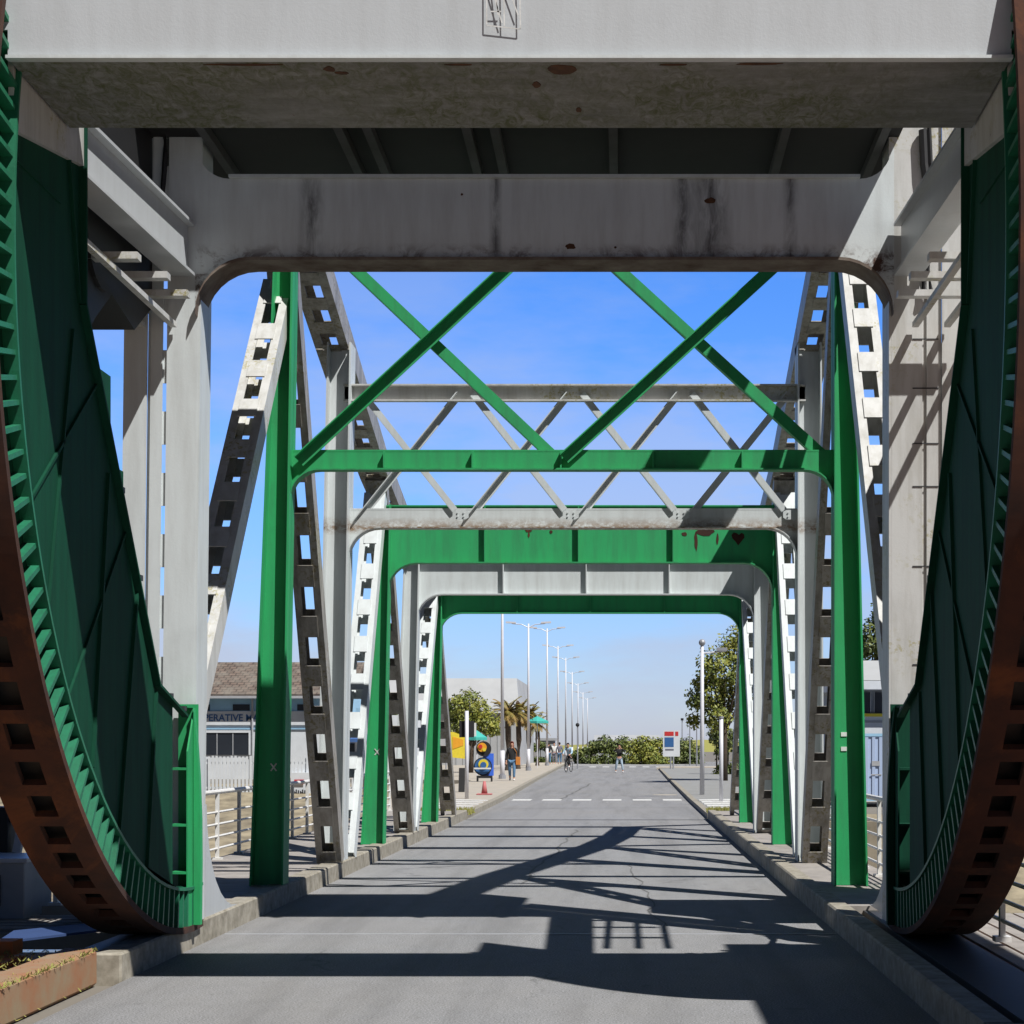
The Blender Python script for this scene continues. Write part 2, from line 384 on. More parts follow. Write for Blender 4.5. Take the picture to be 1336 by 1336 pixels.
# near left kerb block, sunlit and rust stained
m = MB(); m.box(-3.9,-3.66,-40,12.0,-.03,.24); struct(m.build('kerb', 'kerb_rust', bevel=.03))
m = MB(); m.box(-9,-3.9,-40,9.0,-.03,.20); struct(m.build('footway', 'kerb_rust'))
m = MB(); m.box(1.87,2.15,-40,9.0,-.03,.2); struct(m.build('kerb', 'kerb', bevel=.02))
m = MB(); m.box(2.15,9,-40,9.0,-.03,.16); struct(m.build('footway', 'brick_pink'))
gr = MB()
for k in range(900):
    x = random.choice([random.gauss(-3.68,.02), random.uniform(-4.3,-3.66)]); y = random.uniform(10.1,12.0); z = .22 if x < -3.64 else .0
    if x > -3.6 : continue
    h = random.uniform(.006,.028); a = random.uniform(0,6.3); dx, dy = math.cos(a)*.006, math.sin(a)*.006; lx, ly = random.uniform(-.03,.03), random.uniform(-.03,.03)
    gr.quad((x-dx,y-dy,z),(x+dx,y+dy,z),(x+lx+dx*.3,y+ly+dy*.3,z+h),(x+lx-dx*.3,y+ly-dy*.3,z+h))
for k in range(1100):
    s = random.random()
    if s < .5: x = 1.95+random.uniform(-.05,.5); y = 38.7+random.uniform(0,1.2)
    else: x = -3.5-random.uniform(-.05,1.2); y = 38.6+random.uniform(0,1.4)
    h = random.uniform(.03,.12); a = random.uniform(0,6.3); dx, dy = math.cos(a)*.02, math.sin(a)*.02; lx = random.uniform(-.06,.06)
    gr.quad((x-dx,y-dy,.08),(x+dx,y+dy,.08),(x+lx,y,.12+h),(x+lx-.01,y,.12+h))
stuff(gr.build('dry_grass', 'grass_dry', fix=False))

# ================================================================== BRIDGE
BR = thing('bascule_bridge', (CX, 14, 0), 'green and white steel rolling bascule bridge carrying the road over the channel', 'bridge')
def UX(s, u): return CX+s*u

# deck, kerbs, footways
m = MB(); m.box(-3.5,1.87,15.7,38.0,-.45,-.006)
for y in (18,21.8,25.4,29,32.6,36.2): m.box(-5.2,2.8,y-.15,y+.15,-1.0,-.46)
m.build('deck', 'green_old_shaded', BR)
for s, x0, x1, nm in ((-1,-3.72,-3.5,'l'),(1,1.87,2.05,'r')):
    m = MB(); yy = 12.0 if s < 0 else 9.0
    m.box(x0, x1, yy+.01, 38.5, -.3, .2); m.build('kerb', 'kerb', BR, bevel=.015)
m = MB()
for k in range(150):
    y = 15.7+k*.152
    if y > 38.3: break
    m.box(-5.3,-3.72,y,y+.145,.10,.185)
m.build('footway_boards', 'wood', BR)
m = MB()
for k in range(150):
    y = 15.7+k*.152
    if y > 38.3: break
    m.box(2.05,3.0,y,y+.145,.10,.185)
m.build('footway_boards', 'wood', BR)

# ---- lattice member between two points in a YZ plane
def lattice(name, mat, s, A, B, ua, ub, hgt=.22, step=.62, gap=.36, parent=BR, ub2=None):
    """A, B = (Y,Z); ua..ub = distance out from centre; battened on both faces"""
    m = MB(); A3, B3 = Vector((0,*A)), Vector((0,*B)); t = (B3-A3).normalized(); n = Vector((0,-t.z,t.y)); L = (B3-A3).length
    def P(d, u, h): return A3+t*d+n*h+Vector((UX(s,u),0,0))
    w = ub-ua; fl = w*.27
    def slab(d0, d1, u0, u1, h0, h1):
        m.prism([P(d0,u0,h0),P(d0,u1,h0),P(d0,u1,h1),P(d0,u0,h1)], t*(d1-d0))
    for (u0,u1) in ((ua,ua+.016),(ub-.016,ub)): slab(0, L, u0, u1, -hgt/2, hgt/2)
    for h in (-hgt/2-.012, hgt/2):
        slab(0, L, ua, ua+fl, h, h+.012); slab(0, L, ub-fl, ub, h, h+.012)
        d = 0
        while d < L-.05:
            e = min(d+step-gap, L); slab(d, e, ua+fl-.02, ub-fl+.02, h+(.0125 if h > 0 else -.0125), h+(.0245 if h > 0 else -.0005)); d += step
    # end plate
    return m.build(name, mat, parent)
# node heights of the top chord
CH = [(14.6,8.7),(18,7.95),(21.8,6.8),(25.4,5.75),(29,5.05),(32.6,4.65)]
for s in (-1, 1):
    tr = [((14.35,1.95),(18.3,6.5)) if s < 0 else ((14.3,1.6),(17.9,6.9)), ((18.05,7.7),(21.5,.2)), ((22.45,.2),(25.4,5.3)), ((25.45,5.6),(28.75,.2)), ((29.25,.2),(32.55,4.5)), ((32.65,4.5),(36.0,.2))]
    for i, (A, B) in enumerate(tr):
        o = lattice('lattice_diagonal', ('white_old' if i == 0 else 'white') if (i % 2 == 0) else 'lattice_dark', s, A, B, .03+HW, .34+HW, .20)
        lab(o, ['white lattice diagonal leaning away from the camera', 'stained and shade-darkened brown lattice diagonal leaning towards the camera'][i % 2])
    for A, B in zip(CH, CH[1:]):
        t = Vector((0, B[0]-A[0], B[1]-A[1])).normalized()
        lattice('top_chord', 'lattice_dark', s, (A[0]+t.y*.01, A[1]+t.z*.01), (B[0]-t.y*.01, B[1]-t.z*.01), HW, HW+.42, .30, .55, .28)

# ---- portal frames
def portal(Y, Zt, Zb, r, green, web_t=.02, d=.11, ub=(0,.34), ut=(0,.17), stiff=None, Ztop=None, lean=.05, mat=None, lint_d=.09, leg_d=None, top_d=None):
    mat = mat or ('green' if green else 'white')
    P = MB()
    h = HW
    # lintel web with knees
    arc = lambda sgn: [(CX+sgn*(h-r+r*math.cos(a)), Zb-r+r*math.sin(a)) for a in [math.pi/2*k/8 for k in range(9)]]
    right = arc(1); left = arc(-1)[::-1]
    poly = [(CX-h-.02,Zt),(CX-h-.02,Zb-r)]+left[::-1][:0]+[]
    pts = [(CX-h-.02, Zt), (CX+h+.02, Zt), (CX+h+.02, Zb-r)] + right + arc(-1)[::-1] + [(CX-h-.02, Zb-r)]
    P.xz(pts, Y-.01, Y+.01)
    td = lint_d if top_d is None else top_d
    P.box(CX-h-.02, CX+h+.02, Y-td, Y+max(td,.05), Zt, Zt+.02)      # top flange
    curve = right+arc(-1)[::-1]                                    # bottom flange follows the knees
    for (x0,z0),(x1,z1) in zip(curve, curve[1:]):
        if abs(x0-x1)+abs(z0-z1) < 1e-4: continue
        P.prism([(x0,Y-lint_d,z0),(x1,Y-lint_d,z1),(x1,Y-lint_d,z1-.018),(x0,Y-lint_d,z0-.018)], (0,2*lint_d,0))
    pf = P.build('portal_lintel', mat, BR)
    lab(pf, ('green' if green else 'white')+' plate lintel with rounded knees across the road')
    if stiff:
        for px in stiff:
            x = W(px, 0, Y).x
            q = MB(); q.box(x-.008, x+.008, Y-lint_d+.004, Y-.011, Zb+.002, Zt-.001); q.build('stiffener', mat, pf)
    Zlt = Ztop if Ztop else Zt+.02
    ld = leg_d or d
    for s in (-1, 1):
        q = MB(); lt, lb = (-lean if s < 0 else 0), (lean if s < 0 else 0)
        u0b, u1b, u0t, u1t = h+ub[0]+lb, h+ub[1]+lb, h+ut[0]+lt, h+ut[1]+lt
        Zg = .19
        q.xz([(UX(s,u0b),Zg),(UX(s,u1b),Zg),(UX(s,u1t),Zlt),(UX(s,u0t),Zlt)], Y-.012, Y+.012)
        for (a, b_) in ((u0b,u0t),(u1b,u1t)):
            k = .02 if (a, b_) == (u0b, u0t) else -.02
            q.xz([(UX(s,a),Zg),(UX(s,a+k),Zg),(UX(s,b_+k),Zlt),(UX(s,b_),Zlt)], Y-ld, Y+ld)
        q.build('leg', mat, pf)
    return pf
Y1, Y2, Y3, Y4, Y5 = 18.0, 21.8, 25.4, 29.0, 32.6
p1 = portal(Y1, 4.71, 4.53, .30, True, ub=(0,.35), ut=(.0,.18), stiff=[502,617,852,968,732], Ztop=7.7, lean=.06, d=.15, lint_d=.08, top_d=.012)
p2 = portal(Y2, 4.62, 4.40, .38, False, ub=(0,.33), ut=(0,.30), Ztop=6.7, lean=.05, d=.19, mat='white_edge', lint_d=.10, top_d=.012)
p3 = portal(Y3, 5.16, 4.34, .42, True, ub=(0,.34), ut=(0,.14), stiff=[633,755,878], lean=.05, d=.12, lint_d=.10, top_d=.03, mat='green_streak')
p4 = portal(Y4, 4.86, 4.19, .42, False, ub=(0,.34), ut=(0,.26), stiff=[657,765,873], lean=.05, d=.14, lint_d=.10, top_d=.15)
p5 = portal(Y5, 4.52, 4.15, .40, True, ub=(0,.30), ut=(0,.10), stiff=[675,770,867], lean=.05, d=.12, lint_d=.08, top_d=.24)
# base knee plates behind white legs are left out: the photo shows plain feet

def brace(parent, mat, Y, x0, z0, x1, z1, w, t=.012, dy=0, fr=0):
    m = MB(); p, q = Vector((x0,Y+dy,z0)), Vector((x1,Y+dy,z1))
    m.bar(p, q, t, w, (1,0,0) if abs(x1-x0) < 1e-3 else (-(z1-z0),0,(x1-x0)))
    # outstanding leg of the angle
    dn = Vector((-(z1-z0),0,(x1-x0))).normalized()
    if dn.z < 0: dn = -dn
    o_ = (dn*(w/2)-Vector((0,.056,0))) if fr else (-dn*(w/2)+Vector((0,.045,0)))
    m.bar(p+o_, q+o_, .10, .012, dn)
    m.build('brace', mat, parent)
def B(parent, mat, Y, pa, pb, w, dy=0, fr=0):
    a, c = W(*pa, Y), W(*pb, Y); brace(parent, mat, Y, a.x, a.z, c.x, c.z, w, dy=dy, fr=fr)
# green portal X bracing and upper strut
B(p1,'green',Y1,(392,604),(737,285),.11,-.05,1); B(p1,'green',Y1,(395,285),(722,594),.11,.05)
B(p1,'green',Y1,(737,600),(1082,285),.11,-.05,1); B(p1,'green',Y1,(737,285),(1076,594),.11,.05)
m = MB(); a, c = W(388,290,Y1), W(1085,290,Y1); m.box(a.x,c.x,Y1-.08,Y1+.08,a.z-.09,a.z+.09); m.build('strut','green',p1)
# white portal zigzag
a = W(460,505,Y2); c = W(1040,523,Y2)
m = MB(); m.box(a.x-.1,c.x+.1,Y2-.012,Y2+.012,c.z,a.z); m.box(a.x-.1,c.x+.1,Y2-.1,Y2+.1,a.z,a.z+.02); m.box(a.x-.1,c.x+.1,Y2-.1,Y2-.012,c.z-.02,c.z)
lab(m.build('strut','white_old',p2), 'upper grey white strut of the lattice portal')
for k in range(4):
    B(p2,'white',Y2,(474+143*k,514),(594+143*k,666),.075,-.04)
    B(p2,'white',Y2,(465+143*k,682),(600+143*k,514),.075,.04,1)

# rust scabs on green lintel
def blob(name, parent, mat, cx, cz, Y, pts, t=.004):
    m = MB(); m.xz([(cx+x, cz+z) for x, z in pts], Y-t, Y); return m.build(name, mat, parent)
def rough_blob(w, h, n=14, jag=.35):
    return [(w*math.cos(6.283*k/n)*random.uniform(1-jag,1), h*math.sin(6.283*k/n)*random.uniform(1-jag,1)) for k in range(n)]
for px, py, w, h in ((690,692,.06,.04),(719,694,.03,.03),(893,697,.05,.035),(920,694,.15,.075),(908,706,.03,.16),(936,704,.02,.1),(690,698,.02,.05)):
    c = W(px,py,Y3); blob('rust_patch', p3, 'rust', c.x, c.z, Y3-.0105, rough_blob(w,h))
c = W(963,703,Y3); s_ = .11
blob('rust_patch', p3, 'rust', c.x, c.z, Y3-.0105, [(x*s_,z*s_) for x,z in ((0,-.9),(.45,-.35),(.85,.15),(.8,.6),(.45,.8),(.1,.5),(-.2,.75),(-.6,.85),(-.9,.5),(-.75,0),(-.35,-.4))])
def gusset(parent, mat, px, py, Y, w, h, dy, bolts=4):
    c = W(px,py,Y); q = MB(); q.xz([(c.x-w,c.z-h*.6),(c.x-w*.6,c.z-h),(c.x+w*.6,c.z-h),(c.x+w,c.z-h*.6),(c.x+w,c.z+h*.6),(c.x+w*.6,c.z+h),(c.x-w*.6,c.z+h),(c.x-w,c.z+h*.6)],Y-dy-.012,Y-dy)
    for i in range(bolts):
        a = math.pi/4+i*2*math.pi/bolts; q.tube([(c.x+w*.55*math.cos(a),Y-dy-.024,c.z+h*.55*math.sin(a)),(c.x+w*.55*math.cos(a),Y-dy-.012,c.z+h*.55*math.sin(a))],.011,6)
    q.build('gusset_plate', mat, parent)
for k in range(4): gusset(p2,'white',602+143*k,673,Y2,.10,.06,.102)
# little chalk crosses and stickers
def cross(parent, px, py, Y, s):
    c = W(px,py,Y); m = MB(); m.bar((c.x-s,Y,c.z-s*1.3),(c.x+s,Y,c.z+s*1.3),.003,.014,(-1,0,1)); m.bar((c.x+s,Y-.004,c.z-s*1.3),(c.x-s,Y-.004,c.z+s*1.3),.003,.014,(1,0,1)); m.build('chalk_cross','mark',parent)
cross(p1,357,1001,Y1-.016,.03); cross(p3,492,981,Y3-.016,.035)
for py in (958,977):
    c = W(1101,py,Y1-.02); m = MB(); m.box(c.x-.03,c.x+.03,Y1-.02,Y1-.0125,c.z-.022,c.z+.022); m.build('sticker','cloth_white',p1)

# ---- the near white portal (wide box legs)
Y0 = 14.2
pt = []
h = HW
def arcp(sgn, r, zc, a0, a1, n=8): return [(CX+sgn*(h-r+r*math.cos(a0+(a1-a0)*k/n)), zc+r*math.sin(a0+(a1-a0)*k/n)) for k in range(n+1)]
Zb0, Zt0, r0 = 5.60, 6.26, .44
pts = [(CX-h-.02,Zt0),(CX+h+.02,Zt0),(CX+h+.02,Zb0-r0)]+arcp(1,r0,Zb0-r0,0,math.pi/2)+arcp(-1,r0,Zb0-r0,0,math.pi/2)[::-1]+[(CX-h-.02,Zb0-r0)]
m = MB(); m.xz(pts, Y0-.16, Y0-.14)
for sg in (-1,1):   # upper fillets
    rr = .26; f = [(CX+sg*(h+.02),Zt0),(CX+sg*(h+.02),Zt0+rr)]+[(CX+sg*(h-rr+rr*math.cos(a)), Zt0+rr-rr*math.sin(a)) for a in [math.pi/2*k/8 for k in range(9)]]
    m.xz(f, Y0-.1595, Y0-.1405)
p0 = m.build('portal_lintel', 'white_stained', BR); lab(p0, 'deep grey white lintel nearest the camera with rounded corners')
m = MB(); cv = arcp(1,r0,Zb0-r0,0,math.pi/2)+arcp(-1,r0,Zb0-r0,0,math.pi/2)[::-1]
for (x0,z0),(x1,z1) in zip(cv, cv[1:]):
    m.prism([(x0,Y0-.25,z0),(x1,Y0-.25,z1),(x1,Y0-.25,z1-.025),(x0,Y0-.25,z0-.025)], (0,.36,0))
fl = m.build('bottom_flange', 'rust_edge', p0)
m = MB(); m.box(CX-h+.26,CX+h-.26,Y0-.20,Y0+.10,Zt0+.001,Zt0+.025); m.build('top_flange','white',p0)
for px, py, w, h_ in ((745,329,.05,.03),(727,91,0,0),(803,330,.012,.012),(605,262,.012,.012),(925,270,.05,.03)):
    if w: c = W(px,py,Y0); blob('rust_patch', p0, 'rust_dark', c.x, c.z, Y0-.1605, rough_blob(w,h_))
for s in (-1,1):
    q = MB(); Zg, Zl = .2, 7.6
    le = .06 if s < 0 else 0
    def U(u, z): return UX(s, u+HW+le*(1-z/5.0)-.02)
    def pl(ua, ub, z0, z1, y0, y1, tb=1.0):
        q.xz([(U(ua*tb,z0),z0),(U(ub*tb,z0),z0),(U(ub,z1),z1),(U(ua,z1),z1)], y0, y1)
    # inner plate, outer plate, slot battens
    pl(.018,.27,Zg,Zl,Y0-.1585,Y0-.1385); pl(.305,.40,Zg,Zl,Y0-.1585,Y0-.1385)
    if s > 0: pl(.26,.315,Zg,Zl,Y0-.1375,Y0-.126)
    z = .6
    while z < 7 and s < 0:
        pl(.26,.315,z,z+.27,Y0-.138,Y0-.126); z += .50
    pl(.43,.62,Zg,Zl,Y0-.16,Y0-.14)          # outer front plate
    pl(-.002,.018,Zg,Zl,Y0-.1575,Y0+.20)          # inner flange, deep
    pl(.40,.43,Zg,Zl,Y0-.13,Y0+.20); pl(.60,.62,Zg,Zl,Y0-.14,Y0+.20)
    pl(.035,.60,Zg,Zl,Y0+.18,Y0+.20) if False else None
    q.build('leg', 'white_old' if s > 0 else 'white', p0)
    if s > 0:
        for zz in (2.3,3.1,3.75,4.1,4.55,4.95):
            q = MB(); q.xz([(U(.19,zz),zz),(U(.40,zz),zz),(U(.40,zz),zz+.009),(U(.19,zz),zz+.009)], Y0-.164, Y0-.1586); q.build('seam', 'dark_steel', p0)
    # green stiffened foot bracket with curved edge, and concave gusset
    q = MB()
    xi, xo = HW+.0, HW+.26
    q.xz([(UX(s,HW-.02),.2),(UX(s,HW+.14),.2),(UX(s,HW+.14),1.98),(UX(s,HW-.02),1.98)],13.97,13.99)
    for zz in (.62,1.0,1.45,1.95): q.box(*sorted((UX(s,HW+.02),UX(s,HW+.14))),13.75,13.969,zz,zz+.02)
    cv = [(0.0,.2),(-.055,.2),(-.06,.7),(-.058,1.05),(-.045,1.4),(-.025,1.7),(.0,1.95)]
    q.xz([(UX(s,HW+u_),z_) for u_,z_ in cv],13.90,13.965)
    q.yz([(13.75,.2),(13.969,.2),(13.969,1.95),(13.75,1.6)],UX(s,HW+.005),UX(s,HW+.018))
    q.build('foot_bracket','green' if s < 0 else 'green_old_shaded',BR)  # right bracket takes the green that has shade in it
    q = MB(); cpts = [(14.5,.2),(15.7,.2)]+[(15.7-1.15*math.sin(a), .2+.95*(1-math.cos(a))*1.0) for a in [math.pi/2*k/8 for k in range(1,9)]]+[(14.5,1.15)]
    q.yz(cpts, UX(s,HW+.05), UX(s,HW+.07)); q.build('gusset','white_grey',BR)

# ---- rolling arcs
AYc, AZc, RI, RT = 13.9, 4.6, 4.1, 4.42
def arc_girder(s):
    a0, a1 = R(175-0), R(272)      # angle in YZ: 180 = towards the camera, 270 = down
    top = 6.9
    def pt(rad, a): return (AYc+rad*math.cos(a), AZc+rad*math.sin(a))
    N = 48
    aS, aE = R(146), R(274)
    angs = [aS+(aE-aS)*k/N for k in range(N+1)]
    m = MB()
    poly = [pt(RI-.01,a) for a in angs]+[(13.45,.52),(13.45,1.95),(12.95,2.1),(12.0,3.4),(11.17,4.5),(11.17,6.9)]
    m.yz(poly, UX(s,HW+.05), UX(s,HW+.08))
    web = m.build('arc_girder', 'green_old_shaded', BR); lab(web, 'dark green curved rolling girder plate')
    m = MB()   # web between flanges, set back
    for A, Bq in zip(angs, angs[1:]):
        m.yz([pt(RI-.02,A),pt(RT-.02,A),pt(RT-.02,Bq),pt(RI-.02,Bq)], UX(s,HW+.075), UX(s,HW+.09))
    m.build('rim_web', 'green_old_shaded', web)
    m = MB()   # inner rim flange
    for A, Bq in zip(angs, angs[1:]):
        m.yz([pt(RI-.012,A),pt(RI+.012,A),pt(RI+.012,Bq),pt(RI-.012,Bq)], UX(s,HW-.01), UX(s,HW+.075))
    m.build('rim_flange', 'green_rib', web)
    k = 0; a = aS+R(1)
    while a < R(270) and k < 70:
        m = MB(); w = R(.2)
        m.yz([pt(RI+.013,a-w),pt(RT-.021,a-w),pt(RT-.021,a+w),pt(RI+.013,a+w)], UX(s,HW+.003), UX(s,HW+.073)); m.build('rib', 'green_rib', web)
        a += R(1.95); k += 1
    # tread with pockets
    m = MB(); n2 = 96; an = [aS+(aE-aS)*k/n2 for k in range(n2+1)]
    for i, (A, Bq) in enumerate(zip(an, an[1:])):
        for ua, ub in ((-.005,.145),(.30,.47)):
            m.yz([pt(RT-.02,A),pt(RT+.03,A),pt(RT+.03,Bq),pt(RT-.02,Bq)], UX(s,HW+ua), UX(s,HW+ub))
        if i % 3 == 0: m.yz([pt(RT-.02,A),pt(RT+.03,A),pt(RT+.03,Bq),pt(RT-.02,Bq)], UX(s,HW+.145), UX(s,HW+.30))
    m.build('tread', 'rust', web)
    m = MB()
    for A, Bq in zip(angs, angs[1:]):
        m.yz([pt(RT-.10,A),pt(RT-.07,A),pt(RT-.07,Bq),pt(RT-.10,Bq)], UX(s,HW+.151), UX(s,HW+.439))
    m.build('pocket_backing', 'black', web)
    m = MB()   # outer rim web
    for A, Bq in zip(angs, angs[1:]):
        m.yz([pt(RI-.3,A),pt(RT-.02,A),pt(RT-.02,Bq),pt(RI-.3,Bq)], UX(s,HW+.44), UX(s,HW+.46))
    m.build('outer_web', 'green_old_shaded', web)
    # inner face stiffeners: fan of shallow folds and a horizontal seam
    x0, x1 = HW+.0, HW+.05
    def fold(p, q_, w=.05, d=.05, k=.45, nm='stiffener', mt='green_old_shaded'):
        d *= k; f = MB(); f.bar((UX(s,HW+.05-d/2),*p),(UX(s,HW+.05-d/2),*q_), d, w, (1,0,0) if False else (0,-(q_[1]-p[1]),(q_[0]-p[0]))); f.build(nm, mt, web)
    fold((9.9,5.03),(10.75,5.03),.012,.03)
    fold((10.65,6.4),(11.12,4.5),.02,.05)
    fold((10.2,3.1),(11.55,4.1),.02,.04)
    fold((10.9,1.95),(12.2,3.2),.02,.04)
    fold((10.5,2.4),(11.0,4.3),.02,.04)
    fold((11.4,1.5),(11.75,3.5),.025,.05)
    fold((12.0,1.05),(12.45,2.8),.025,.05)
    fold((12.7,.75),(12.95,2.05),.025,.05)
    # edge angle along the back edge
    for p, q_ in (((11.15,6.8),(11.15,4.5)),((11.15,4.5),(12.93,2.1)),((12.93,2.1),(13.75,1.88))): fold(p, q_, .022, .05, 1, 'edge_angle', 'green_old_shaded')
    for p in ((12.0,3.42),(12.45,2.85),(12.9,2.15),(13.3,2.02),(13.7,1.93)):
        f = MB(); f.box(min(UX(s,HW+.02),UX(s,HW+.07)),max(UX(s,HW+.02),UX(s,HW+.07)),p[0],p[0]+.07,p[1]-.01,p[1]+.03); f.build('bolt','dark_steel',web)
    # white upper cheek carrying the front beam
    f = MB(); f.yz([(9.87,5.17),(11.14,5.39),(11.14,6.6),(9.8,6.6)], UX(s,HW+.018), UX(s,HW+.049)); f.build('cheek_plate','white_old',web)
    return web
AL = arc_girder(-1); AR = arc_girder(1)

# front cross beam and counterweight
xa, xb = UX(-1,HW+.0), UX(1,HW+.0)
ZB = 5.515
xw0, xw1 = UX(-1,HW+1.69), UX(1,HW+1.69)
m = MB(); m.xz([(xa-.01,ZB),(xb+.01,ZB),(xb+.01,5.69),(xw1,5.69),(xw1,6.10),(xw0,6.10),(xw0,5.69),(xa-.01,5.69)],9.74,9.76)
m.box(xw0,xw1,9.761,10.8,6.08,6.10)
cb = m.build('front_beam', 'white_grey', BR); lab(cb, 'pale grey front beam spanning between the two arcs')
m = MB(); m.box(xa-.01,xb+.01,9.70,9.739,ZB,ZB+.018); m.build('bottom_lip','white',cb)
m = MB(); m.box(xa,xb,9.761,10.80,ZB+.0,ZB+.02); m.box(xa,xb,10.78,10.80,ZB+.021,6.07); m.build('soffit','soffit',cb)
for px, py, w, h_ in ((733,91,.10,.028),(446,95,.05,.008),(990,83,.16,.006),(322,84,.25,.006),(600,84,.1,.005),(880,84,.1,.005),(700,110,.03,.02),(755,143,.02,.015),(430,90,.04,.015)):
    Yp = F*(ZB-1.65)/(972-py); x = (px-814)*Yp/F
    q = MB(); q.prism([(x+a,Yp+b_,ZB-.004) for a, b_ in rough_blob(w,h_*3)], (0,0,.0035)); q.build('rust_patch','rust_dark',cb)
# chalked drawing on the front face
q = MB(); yy = 9.718
def ln(a, b_):
    p, q2 = W(*a,yy), W(*b_,yy); p.y = q2.y = yy; q.bar(p,q2,.002,.007,(-(q2.z-p.z),0,(q2.x-p.x)))
for a, b_ in (((635,-30),(635,33)),((635,33),(679,38)),((679,38),(678,-30)),((657,-30),(658,35)),((640,-20),(655,30)),((645,-25),(650,20)),((662,-20),(676,20)),((640,15),(654,15))): ln(a,b_)
q.build('chalk_lines','mark',cb)

for s in (-1,1):
    m = MB(); m.box(*sorted((UX(s,HW+1.69),UX(s,HW+3.4))),3.0,11.4,5.69,6.15); m.build('unseen_shade_arm','cw',BR)  # unseen overhead boxes added to shade the near right of the road
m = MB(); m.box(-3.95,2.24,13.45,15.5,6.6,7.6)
cw = m.build('counterweight', 'cw', BR); lab(cw, 'near black counterweight box overhead between the trusses')
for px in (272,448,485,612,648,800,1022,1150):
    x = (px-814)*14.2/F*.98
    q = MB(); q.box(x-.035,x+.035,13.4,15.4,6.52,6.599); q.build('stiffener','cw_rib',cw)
for s in (-1,1):   # longitudinal bracket beams arc -> leg, small cross plates
    m = MB(); x = UX(s,HW+.12)
    x0, x1 = min(x-.05,x+.05), max(x-.05,x+.05)
    m.prism([(x0,11.16,5.36),(x0,14.0,5.48),(x0,14.0,5.86),(x0,11.16,5.70)],(x1-x0,0,0))
    m.prism([(x0-.06,11.16,5.701),(x0-.06,14.0,5.861),(x0-.06,14.0,5.885),(x0-.06,11.16,5.725)],(x1-x0+.12,0,0))
    m.prism([(x0-.06,11.16,5.335),(x0-.06,14.0,5.455),(x0-.06,14.0,5.479),(x0-.06,11.16,5.359)],(x1-x0+.12,0,0))
    m.build('bracket_beam','white_grey',BR)
    m = MB()
    for (yy, zz) in ((12.3,5.12),(13.1,5.2),(13.7,5.22)):
        m.box(min(UX(s,HW-.0),UX(s,HW+.7)),max(UX(s,HW-.0),UX(s,HW+.7)),yy,yy+.1,zz,zz+.05)
    for u in (.16,.42,.66): m.box(min(UX(s,HW+u),UX(s,HW+u+.05)),max(UX(s,HW+u),UX(s,HW+u+.05)),11.6,14.0,5.04,5.08)
    m.build('bracket_frame','white_old',BR)
    # pulley housing hanging outside
    m = MB(); xo = HW+.36
    m.yz([(11.3,6.7),(14.0,6.7),(14.0,5.2),(13.5,4.9),(12.9,5.02),(12.5,4.75),(12.1,4.42),(11.3,4.5)], UX(s,xo), UX(s,xo+.35))
    m.tube([(UX(s,xo-.03),12.6,5.35),(UX(s,xo+.38),12.6,5.35)], .38, 18)
    m.build('sheave_housing','black',BR) if s < 0 else m.bm.free()
    m = MB(); m.tube([(UX(s,HW+.25),12.25,4.05),(UX(s,HW+.42),12.25,4.05)], .16, 10); m.box(*sorted((UX(s,HW+.22),UX(s,HW+.36))),11.6,12.4,3.7,4.3); m.box(*sorted((UX(s,HW+.1),UX(s,HW+.3))),11.6,12.3,3.3,3.6); m.build('lock_gear','green_old_shaded',BR) if s < 0 else m.bm.free()
    # left machinery box; right one an unseen box added to shade the road
    m = MB()
    if s < 0: m.box(*sorted((UX(s,HW+.66),UX(s,HW+2.5))),12.6,15.4,5.5,7.1)
    else: m.box(2.88,4.3,14.45,15.9,3.2,5.3)
    m.build('machinery_shade_box','dark_steel',BR)
# electric cable down the right leg
pts = [W(x,y,14.0) for x,y in ((1204,170),(1206,215),(1212,260),(1209,310),(1202,350),(1207,385))]
m = MB(); m.tube(pts,.035,8); m.tube([p+Vector((.05,0,.02)) for p in pts],.02,6); m.build('cable','black',BR)
pts = [W(x,y,14.0) for x,y in ((214,170),(216,200),(213,240),(210,300),(218,335))]
m = MB(); m.tube(pts,.022,8); m.build('cable','black',BR)

# ---- railings (parts of the bridge)
def railing(s_x, y0, y1, zb, hgt, step, label, lean=0):
    m = MB()
    for k, f in enumerate((.16,.34,.52,.70)):
        m.tube([(s_x,y0,zb+hgt*f),(s_x,y1,zb+hgt*f)], .016, 6)
    m.tube([(s_x,y0,zb+hgt),(s_x,y1,zb+hgt)], .03, 8)
    rl = m.build('railing','rail',BR); lab(rl, label)
    y = y0
    while y <= y1+.01:
        q = MB(); q.prism([(s_x-.02,y-.035,zb),(s_x+.02,y-.035,zb),(s_x+.02,y-.02,zb+hgt),(s_x-.02,y-.02,zb+hgt)],(0,.06,0))
        q.box(s_x-.06,s_x+.06,y-.06,y+.06,zb-.02,zb+.02); q.build('post','rail',rl); y += step
railing(-5.2,15.8,38.3,.19,.86,1.25,'white tubular railing along the left footway')
railing(2.85,10.5,38.3,.19,.86,1.25,'white tubular railing along the right footway')

